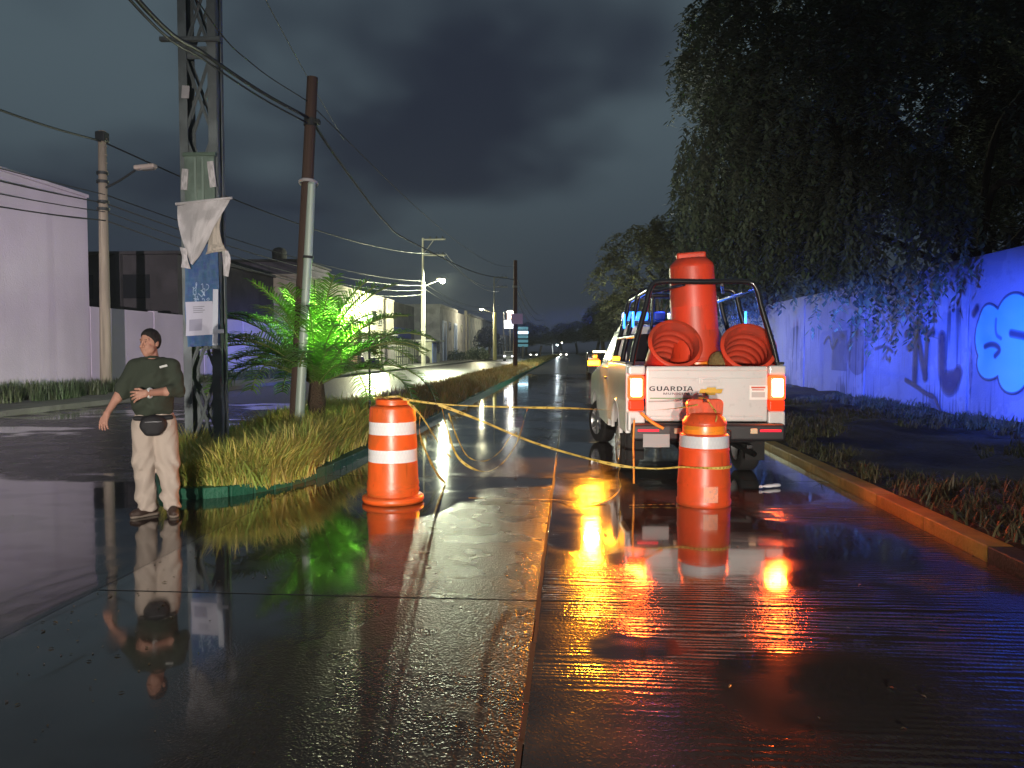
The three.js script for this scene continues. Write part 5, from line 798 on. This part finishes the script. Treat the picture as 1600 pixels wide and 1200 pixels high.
{
  const r = rng(7), inMed = (x, z) => x > Math.max(-5.38, -4.5 + (z + 8.2) * 0.56 + 0.06) && x < -3.2 && (z < -9 || Math.hypot((x + 4.15) / 0.95, (z + 9) / 1.12) < 0.98);
  const near = [], mid = [], far = [], dry = [];
  for (let i = 0; i < 2600; i++) { const x = -5.4 + r() * 2.3, z = -7.8 - r() * 9; if (!inMed(x, z)) continue; const n = fbm(x * 1.1, z * 0.9, 3, 61); if (n < 0.33) continue; const ed = Math.min(1, (z + 17) / -6 + 2); near.push([x, 0.1, z, 0.65 + 0.75 * n * (0.5 + r() * 0.8), 0.4, 0.9 + 0.3 * r()]); }
  for (let i = 0; i < 500; i++) { const a = -0.25 + r() * 1.95, k = 0.88 + r() * 0.1; near.push([-4.1 + 0.9 * k * Math.cos(a) * 1.0, 0.09, -8.95 + 1.1 * k * Math.sin(a), 0.7 + 0.5 * r(), 0.5, 0.8]); }
  for (let i = 0; i < 520; i++) near.push([-3.2 - r() * 0.3, 0.08, -8.6 - r() * 7, 1.0 + 0.7 * r(), 0.6]); for (let i = 0; i < 260; i++) { const a = -0.1 + r() * 1.35; near.push([-4.1 + 0.93 * Math.cos(a), 0.08, -8.95 + 1.08 * Math.sin(a), 0.85 + 0.6 * r(), 0.6]); }
  scatter('grass', 'long yellow-green grass tufts covering the tip of the median', tuft(3, 26, 0.46, 0.34, 0.0055, 0.85), bladeM(W1, 0.3), near, [[0.58, 0.58, 0.12], [0.66, 0.6, 0.15], [0.38, 0.5, 0.11], [0.68, 0.56, 0.18]]);
  for (let i = 0; i < 2600; i++) { const z = -16 - Math.pow(r(), 1.4) * 62, x = -5.4 + r() * 2.2; mid.push([x, 0.1, z, 0.7 + 0.9 * r(), 0.4]); }
  scatter('dry_grass', 'orange dry grass strip along the median behind the drums', tuft(5, 22, 0.3, 0.6, 0.008, 1.0), bladeM(W1, 0.35), mid, [[0.5, 0.3, 0.09], [0.44, 0.33, 0.1], [0.34, 0.32, 0.1], [0.54, 0.32, 0.12]]);
  for (let i = 0; i < 900; i++) far.push([-5.4 + r() * 2.2, 0.1, -78 - r() * 150, 0.9 + 0.7 * r(), 0.4]);
  scatter('dry_grass', 'far strip of pale grass along the distant median', tuft(6, 18, 0.4, 0.6, 0.02, 0.6), bladeM(W1, 0.3), far, [[0.24, 0.2, 0.07], [0.2, 0.19, 0.06]]);
  const verge = [];
  for (let i = 0; i < 3400; i++) { const z = -3.5 - Math.pow(r(), 1.5) * 40, x = 3.38 + Math.pow(r(), 1.5) * 4.6, n = fbm(x * 0.7, z * 0.5, 3, 81); if (n < 0.46 && x > 3.6) continue; verge.push([x, 0.1 + 0.16 * sstep(3.3, 4.2, x), z, 0.5 + 1.1 * n * r(), 0.5, 0.75]); }
  scatter('verge_weeds', 'low dull weeds growing along the verge by the orange kerb', tuft(9, 26, 0.25, 0.5, 0.008, 1.0), bladeM(W1, 0.25), verge, [[0.11, 0.1, 0.045], [0.13, 0.12, 0.055], [0.14, 0.11, 0.06], [0.1, 0.11, 0.045]]);
  const pav = [];
  for (let i = 0; i < 1500; i++) { const z = -17 - r() * 46, n = fbm(z * 0.3, 4, 3, 33); pav.push([-17.5 + Math.pow(r(), 1.4) * (0.6 + 2.6 * n), 0.12, z, 0.8 + 1.1 * n * r(), 0.4]); }
  scatter('pavement_weeds', 'dark weeds growing at the foot of the pale walls', tuft(11, 22, 0.4, 0.5, 0.012, 0.7), bladeM(W1, 0.25), pav, [[0.05, 0.08, 0.03], [0.07, 0.09, 0.035]]);
}
// broad trees: limbs, then thousands of leaf sprays on drooping twigs
function tree(name, label, pos, o) {
  const t = thing(name, label, 'tree', pos), r = rng(o.seed), bark = M({ color: [0.09, 0.07, 0.055], roughness: 0.95, map: rep(T.wood, 2, 1), bumpMap: rep(T.rough, 2), bumpScale: 0.03 });
  const tr = [], ends = [], H = o.trunk;
  const top = V((r() - 0.5) * 0.6, H, (r() - 0.5) * 0.6); tr.push(tube([[0, -0.3, 0], [top.x * 0.3 + 0.1, H * 0.4, top.z * 0.3], top.toArray()], o.rad, 10, 9));
  part('trunk', tr, bark, t);
  const lobes = o.lobes.map(([x, y, z, rx, ry, rz]) => ({ c: V(x, y, z), r: V(rx, ry, rz) }));
  lobes.forEach((l) => { const e = l.c.clone().add(V(0, -l.r.y * 0.2, 0)), mdl = top.clone().lerp(e, 0.5).add(V((r() - 0.5), 0.7, (r() - 0.5))); part('limb', new THREE.TubeGeometry(new THREE.CatmullRomCurve3([top.clone().setY(H * 0.8), mdl, e]), 10, o.rad * 0.26, 6), bark, t); ends.push(e); });
  const pos3 = [], col = [], total = lobes.reduce((s, l) => s + l.r.x * l.r.y * l.r.z, 0);
  lobes.forEach((l) => {
    const n = Math.round(o.twigs * l.r.x * l.r.y * l.r.z / total);
    for (let k = 0; k < n; k++) {
      const u = r() * 2 - 1, a = r() * 6.283, q = Math.cbrt(0.18 + 0.82 * r()), s = Math.sqrt(1 - u * u), p = V(l.c.x + l.r.x * q * s * Math.cos(a), l.c.y + l.r.y * q * u, l.c.z + l.r.z * q * s * Math.sin(a));
      if (fbm(p.x * 0.55 + o.seed, p.y * 0.55 + p.z * 0.4, 3, o.seed) < 0.385) continue;
      const hang = l.c.y < (o.low || 0) ? o.hang : o.hang * 0.55, L = o.droop * (0.4 + 0.9 * r()) * (l.c.y < (o.low || 0) ? 1.15 : 0.7), out = V(Math.cos(a), 0, Math.sin(a)).multiplyScalar(0.45 * (1 - hang) + 0.06), m = Math.round(o.leaves * (0.6 + 0.8 * r())), tone = 0.65 + 0.7 * r();
      for (let i = 0; i < m; i++) {
        const f = (i + r()) / m, c = p.clone().addScaledVector(out, f * L * 1.4).add(V((r() - 0.5) * 0.09, -L * f * (hang + (1 - hang) * f * 0.6), (r() - 0.5) * 0.09)), b = r() * 6.283, el = -0.3 - 0.9 * r() * hang + (1 - hang) * (r() - 0.2), d = V(Math.cos(b) * Math.cos(el), Math.sin(el), Math.sin(b) * Math.cos(el)), w = d.clone().cross(V(0, 1, 0)).normalize().multiplyScalar(o.lw * (0.6 + 0.8 * r())), ll = o.ll * (0.6 + 0.8 * r()), e = c.clone().addScaledVector(d, ll), mid = c.clone().addScaledVector(d, ll * 0.5), m1 = mid.clone().add(w), m2 = mid.clone().sub(w);
        for (const v of [c, m1, m2, m1, e, m2]) { pos3.push(v.x, v.y, v.z); col.push(tone, tone * (0.9 + 0.2 * (f)), tone * 0.9); }
      }
    }
  });
  const g = new THREE.BufferGeometry(); g.setAttribute('position', new THREE.Float32BufferAttribute(pos3, 3)); g.setAttribute('color', new THREE.Float32BufferAttribute(col, 3)); g.computeVertexNormals();
  const m = part('crown', g, P({ color: o.color, vertexColors: true, roughness: 0.6, transmission: 0.3, thickness: 0, side: THREE.DoubleSide }), t); m.userData.kind = 'stuff'; return t;
}
tree('pepper_tree', 'huge drooping pepper tree overhanging the graffiti wall', [10.4, 0, -21], { seed: 5, low: 6.9, trunk: 4.2, rad: 0.34, droop: 1.5, hang: 0.9, leaves: 26, ll: 0.2, lw: 0.04, twigs: 13000, color: [0.15, 0.185, 0.13], lobes: [[-2.4, 7.8, 1, 3.9, 3.3, 3.6], [1.5, 9.5, 0.5, 4.8, 4.2, 4], [-4.6, 6.8, -1.5, 2.9, 2.4, 2.8], [-2.6, 5.0, 2.2, 2.2, 1.8, 2], [-4.2, 10.0, -1, 3.2, 2.8, 3], [4.5, 7.6, 3.5, 4, 3.4, 3.5], [-0.6, 5.6, 3.4, 2.6, 1.9, 1.8], [-5.6, 4.9, -4, 1.6, 2.0, 2]] });
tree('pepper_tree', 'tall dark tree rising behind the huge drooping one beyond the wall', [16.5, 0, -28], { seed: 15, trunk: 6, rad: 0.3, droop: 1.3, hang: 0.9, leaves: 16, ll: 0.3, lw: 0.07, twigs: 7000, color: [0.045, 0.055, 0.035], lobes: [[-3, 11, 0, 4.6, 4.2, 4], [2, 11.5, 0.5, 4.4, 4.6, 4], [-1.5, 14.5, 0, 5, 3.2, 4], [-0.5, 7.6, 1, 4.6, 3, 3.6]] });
tree('broad_tree', 'rounded olive-grey tree lit by street light left of the truck cage', [4.6, 0, -41], { seed: 25, trunk: 3, rad: 0.3, droop: 0.7, hang: 0.45, leaves: 14, ll: 0.2, lw: 0.05, twigs: 3000, color: [0.24, 0.25, 0.13], lobes: [[-0.6, 6.3, 0, 2.4, 2.0, 2.2], [1.6, 7.0, -0.5, 2.6, 2.2, 2.4], [-2.2, 5.3, 0.6, 1.5, 1.2, 1.5], [-1.4, 4.3, 0.8, 1.6, 1.2, 1.4], [2.2, 5, 1, 2, 1.5, 2]] });
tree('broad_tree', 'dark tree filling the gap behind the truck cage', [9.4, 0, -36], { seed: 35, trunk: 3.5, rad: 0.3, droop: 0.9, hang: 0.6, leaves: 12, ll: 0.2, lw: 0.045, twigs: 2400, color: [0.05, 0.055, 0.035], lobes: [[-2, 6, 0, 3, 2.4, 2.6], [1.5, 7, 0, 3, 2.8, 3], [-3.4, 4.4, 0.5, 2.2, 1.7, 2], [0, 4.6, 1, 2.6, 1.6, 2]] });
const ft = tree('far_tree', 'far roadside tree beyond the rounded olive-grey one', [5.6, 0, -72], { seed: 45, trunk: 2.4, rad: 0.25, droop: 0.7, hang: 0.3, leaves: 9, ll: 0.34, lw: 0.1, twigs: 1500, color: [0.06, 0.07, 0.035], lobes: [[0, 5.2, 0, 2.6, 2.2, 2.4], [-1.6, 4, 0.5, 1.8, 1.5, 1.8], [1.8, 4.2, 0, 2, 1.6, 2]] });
const farSpots = [['far tree deeper along the right verge', 6.2, -100, 1.2, 1.2], ['small far tree near the end of the right verge', 6, -140, 0.6, 1.4], ['farthest tree on the right side of the road', 7, -200, 2, 1.6], ['leafy tree on the far pavement by the warehouse', -14.2, -134, 2.6, 0.8], ['yellow-green tree among the far shop lights', -9.8, -160, 0.9, 0.9], ['rounded small tree past the shop signs', -8.2, -215, 3.1, 1.2], ['dim far tree closing the left pavement', -14, -250, 4, 1.5], ['dim tree closing the end of the street', -3, -300, 5.2, 1.7], ['dim second tree closing the end of the street', 3, -320, 0.2, 1.9]];
for (const [l, x, z, a, s] of farSpots) { const c = copyOf(ft, [x, 0, z], a, l, 'far roadside trees'); c.scale.setScalar(s); }
{ // leaf litter and grit washed onto the road
  const g = new THREE.BufferGeometry(); g.setAttribute('position', new THREE.Float32BufferAttribute([-0.5, 0, 0, 0, 0.12, -0.22, 0.5, 0.05, 0, -0.5, 0, 0, 0.5, 0.05, 0, 0, 0.1, 0.24], 3)); g.computeVertexNormals();
  const r = rng(404), spots = [];
  for (let i = 0; i < 1500; i++) { const z = -2.3 - Math.pow(r(), 1.3) * 18, k = r(), x = k < 0.35 ? 3.05 - Math.pow(r(), 2) * 1.2 : k < 0.6 ? -3.0 + Math.pow(r(), 2) * 1.0 : -8 + r() * 11; if (fbm(x * 0.8, z * 0.7, 3, 19) < 0.45 || (x < -3 && x > -5.6 && z < -7.6)) continue; spots.push([x, 0.003, z, 0.012 + 0.045 * r() * r(), 0.3]); }
  scatter('leaf_litter', 'tiny dark leaf scraps and grit washed over the wet road', g, P({ color: [1, 1, 1], roughness: 0.45, side: THREE.DoubleSide }), spots, [[0.05, 0.035, 0.015], [0.08, 0.06, 0.02], [0.03, 0.03, 0.015], [0.12, 0.09, 0.05]]);
}
{ // scrubby bushes on the far pavement
  const bush = (label, x, z, s, seed) => { const t = thing('bush', label, 'bush', [x, 0.1, z], 0, 'bushes on the far pavement'); const r = rng(seed), pos = []; for (let k = 0; k < 900; k++) { const a = r() * 6.283, u = r(), q = Math.sqrt(r()), c = V(Math.cos(a) * q * s, u * s * 1.2 * (1 - 0.5 * q), Math.sin(a) * q * s), d = V(r() - 0.5, r() - 0.2, r() - 0.5).normalize(), w = V(r() - 0.5, r() - 0.5, r() - 0.5).normalize().multiplyScalar(0.05 * s), e = c.clone().addScaledVector(d, 0.2 * s), m = c.clone().addScaledVector(d, 0.1 * s); for (const v of [c, m.clone().add(w), m.clone().sub(w), m.clone().add(w), e, m.clone().sub(w)]) pos.push(v.x, v.y, v.z); } const g = new THREE.BufferGeometry(); g.setAttribute('position', new THREE.Float32BufferAttribute(pos, 3)); g.computeVertexNormals(); part('foliage', g, bladeM([0.07, 0.1, 0.04], 0.2), t).userData.kind = 'stuff'; part('stem', bar([0, -0.1, 0], [0, s * 0.7, 0], 0.04 * s, 0.02 * s, 6), M({ color: [0.08, 0.06, 0.04] }), t); };
  bush('low dark bush at the grey house front', -16.6, -112, 1.5, 3); bush('straggly bush between the grey house and lit warehouse', -15.6, -130, 2.0, 4); bush('bush before the lit warehouse wall', -14.2, -118, 1.6, 5); bush('low weeds clump under the salmon wall', -17, -58, 0.7, 6); bush('small weeds clump beside the scooter', -16.8, -62.5, 0.6, 7);
}
// ------------------------------------------------------------------ other vehicles
function car(label, pos, turn, paint, o = {}) {
  const t = thing('car', label, 'car', pos, turn, 'cars down the street'), s = poly([[-2.1, 0.35], [-2.12, 0.8], [-1.95, 0.92], [-1.3, 0.96], [-0.85, 1.38], [0.65, 1.42], [1.35, 1.0], [2.0, 0.92], [2.12, 0.7], [2.1, 0.35]]);
  part('body', toCreasedNormals(extrude(s, 1.56, 0.06).translate(0, 0, -0.78).rotateY(Math.PI / 2), 0.6), paint, t); // nose towards -z
  part('side_window', box(1.7, 0.28, 1.5, 0, 1.17, 0.05), glassDark, t); part('rear_window', box(1.3, 0.36, 0.03, 0, 1.17, 1.1, 0.8), glassDark, t); part('windscreen', box(1.3, 0.4, 0.03, 0, 1.2, -1.02, -1.0), glassDark, t);
  for (const x of [-0.78, 0.78]) for (const z of [-1.3, 1.3]) wheel(t, x, 0.32, z, 0.32, 0.2);
  for (const x of [-0.62, 0.62]) { part('headlight', rbox(0.34, 0.16, 0.08, 0.03, x, 0.72, -2.16), M({ color: [0.8, 0.8, 0.75], emissive: o.head || [0, 0, 0] }), t); part('tail_light', rbox(0.34, 0.16, 0.08, 0.03, x, 0.8, 2.16), M({ color: [0.4, 0.02, 0.01], emissive: o.tail || [0.0, 0, 0] }), t); }
  return t;
}
const dkPaint = P({ color: [0.05, 0.05, 0.06], roughness: 0.3, clearcoat: 0.8 }), greyPaint = P({ color: [0.3, 0.3, 0.32], roughness: 0.3, clearcoat: 0.8 });
{
  const c = car('dark car ahead on the road with lit yellow roof lights', [1.9, 0, -46], 0, dkPaint, { tail: [0.8, 0.03, 0.05] });
  part('roof_lamp', rbox(0.75, 0.1, 0.2, 0.03, -0.15, 1.5, 0.3), P({ color: [0.9, 0.8, 0.5], emissive: [9, 7, 3.5] }), c);
}
car('distant oncoming car with dazzling headlights at the road end', [-1.3, 0, -170], Math.PI, greyPaint, { head: [16, 15.5, 13] });
car('far car with bright headlights on the far carriageway', [-9.2, 0, -118], Math.PI, greyPaint, { head: [9, 9, 9.5] });
car('farther car with headlights beyond the warehouse on the far carriageway', [-7.6, 0, -165], Math.PI, dkPaint, { head: [9, 9, 8] });
car('parked car by the shop lights on the far carriageway', [-11.6, 0, -148], Math.PI, greyPaint, { head: [6, 7, 7] });
{ // motor scooter by the gate
  const t = thing('motor_scooter', 'dark purple scooter parked on the pavement before the garage gate', 'scooter', [-16.2, 0.13, -61], 2.2);
  const pb = P({ color: [0.1, 0.05, 0.3], roughness: 0.3, clearcoat: 0.6 });
  wheel(t, 0, 0.26, -0.65, 0.26, 0.12); wheel(t, 0, 0.26, 0.62, 0.26, 0.12);
  part('body', toCreasedNormals(extrude(poly([[-0.85, 0.3], [-0.8, 0.66], [-0.2, 0.72], [-0.1, 0.4], [0.35, 0.34], [0.52, 0.95], [0.62, 0.95], [0.6, 0.3], [0.3, 0.22], [-0.3, 0.22]]), 0.26, 0.04).translate(0, 0, -0.13).rotateY(Math.PI / 2), 0.6), pb, t);
  part('seat', rbox(0.3, 0.12, 0.75, 0.05, 0, 0.8, 0.45), blackPlastic, t); part('handlebar', [bar([-0.32, 1.08, -0.5], [0.32, 1.08, -0.5], 0.02), bar([0, 0.3, -0.68], [0, 1.08, -0.5], 0.03)], steelDark, t);
  part('headlight', rbox(0.2, 0.14, 0.08, 0.04, 0, 0.95, -0.68), M({ color: [0.85, 0.88, 0.95], roughness: 0.15 }), t); part('mirror', [rbox(0.1, 0.07, 0.02, 0.01, -0.3, 1.24, -0.48), rbox(0.1, 0.07, 0.02, 0.01, 0.3, 1.24, -0.48)], blackPlastic, t); part('fender', rbox(0.14, 0.05, 0.5, 0.02, 0, 0.55, -0.68), pb, t);
}
// lit signs and lamps far down the street
{
  const s1 = thing('lit_sign', 'white lit sign board on a post among the far shop lights', 'sign', [-11.6, 0.1, -150]);
  part('post', bar([0, 0, 0], [0, 6, 0], 0.14), conc, s1); part('board', rbox(2.4, 1.6, 0.3, 0.05, 0, 6.6, 0), M({ color: [0.8, 0.8, 0.9], emissive: [2.4, 2.5, 2.9] }), s1); part('upper_board', rbox(1.8, 1.7, 0.28, 0.05, 0.3, 8.4, 0), M({ color: [0.8, 0.5, 0.4], emissive: [0.55, 0.32, 0.22] }), s1);
  const s2 = thing('lit_sign', 'cyan lit column sign beside the dark median pole', 'sign', [-9.2, 0.1, -152]);
  part('post', bar([0, 0, 0], [0, 2.4, 0], 0.2), conc, s2); for (let k = 0; k < 5; k++) part('light_panel', rbox(2.0, 0.55, 0.3, 0.05, 0, 2.5 + k * 0.85, 0), M({ color: [0.15, 0.3, 0.35], emissive: k === 3 ? [2, 3, 3.6] : [0.05, 0.16, 0.2] }), s2);
  const lampPost = (label, x, z, h, e, I, color, s = 1) => { const t = thing('street_lamp', label, 'lamp post', [x, 0.1, z], 0, 'distant street lamps'); part('shaft', bar([0, 0, 0], [0, h, 0], 0.14, 0.1, 8), conc, t); part('arm', bar([0, h - 0.1, 0], [s * 1.2, h + 0.2, 0], 0.05), conc, t); part('lamp_head', rbox(0.8, 0.16, 0.4, 0.05, s * 1.3, h + 0.28, 0), conc, t); part('bulb', new THREE.SphereGeometry(I && s < 0 ? 0.11 : 0.21, 12, 8).scale(1.1, 1, 1).translate(s * 1.3, h + 0.1, 0), M({ color: [0.6, 0.6, 0.5], emissive: e }), t); if (I) point('far_lamp_light', [x + s * 1.3, h + 0.2, z], color, I, 8); };
  lampPost('far white street lamp above the lit sign boards', -12.8, -149, 9.0, [50, 52, 42], 110, [1, 1, 0.85]);
  lampPost('small far street lamp at the far carriageway bend', -4.6, -205, 2.9, [26, 32, 34], 120, [0.8, 0.95, 1]);
  lampPost('small white lamp post in front of the olive-grey tree', 3.95, -35, 2.62, [14, 17, 21], 95, [0.95, 1, 0.85], -1);
  lampPost('tiny far street lamp near the end of street', -4.2, -290, 4.4, [40, 38, 30], 0);
}
// thin damp night air: gives the lamps their glow
scene.fog = new THREE.FogExp2(new THREE.Color(0.62, 0.66, 0.7), 0.0004);
renderer.render(scene, camera);
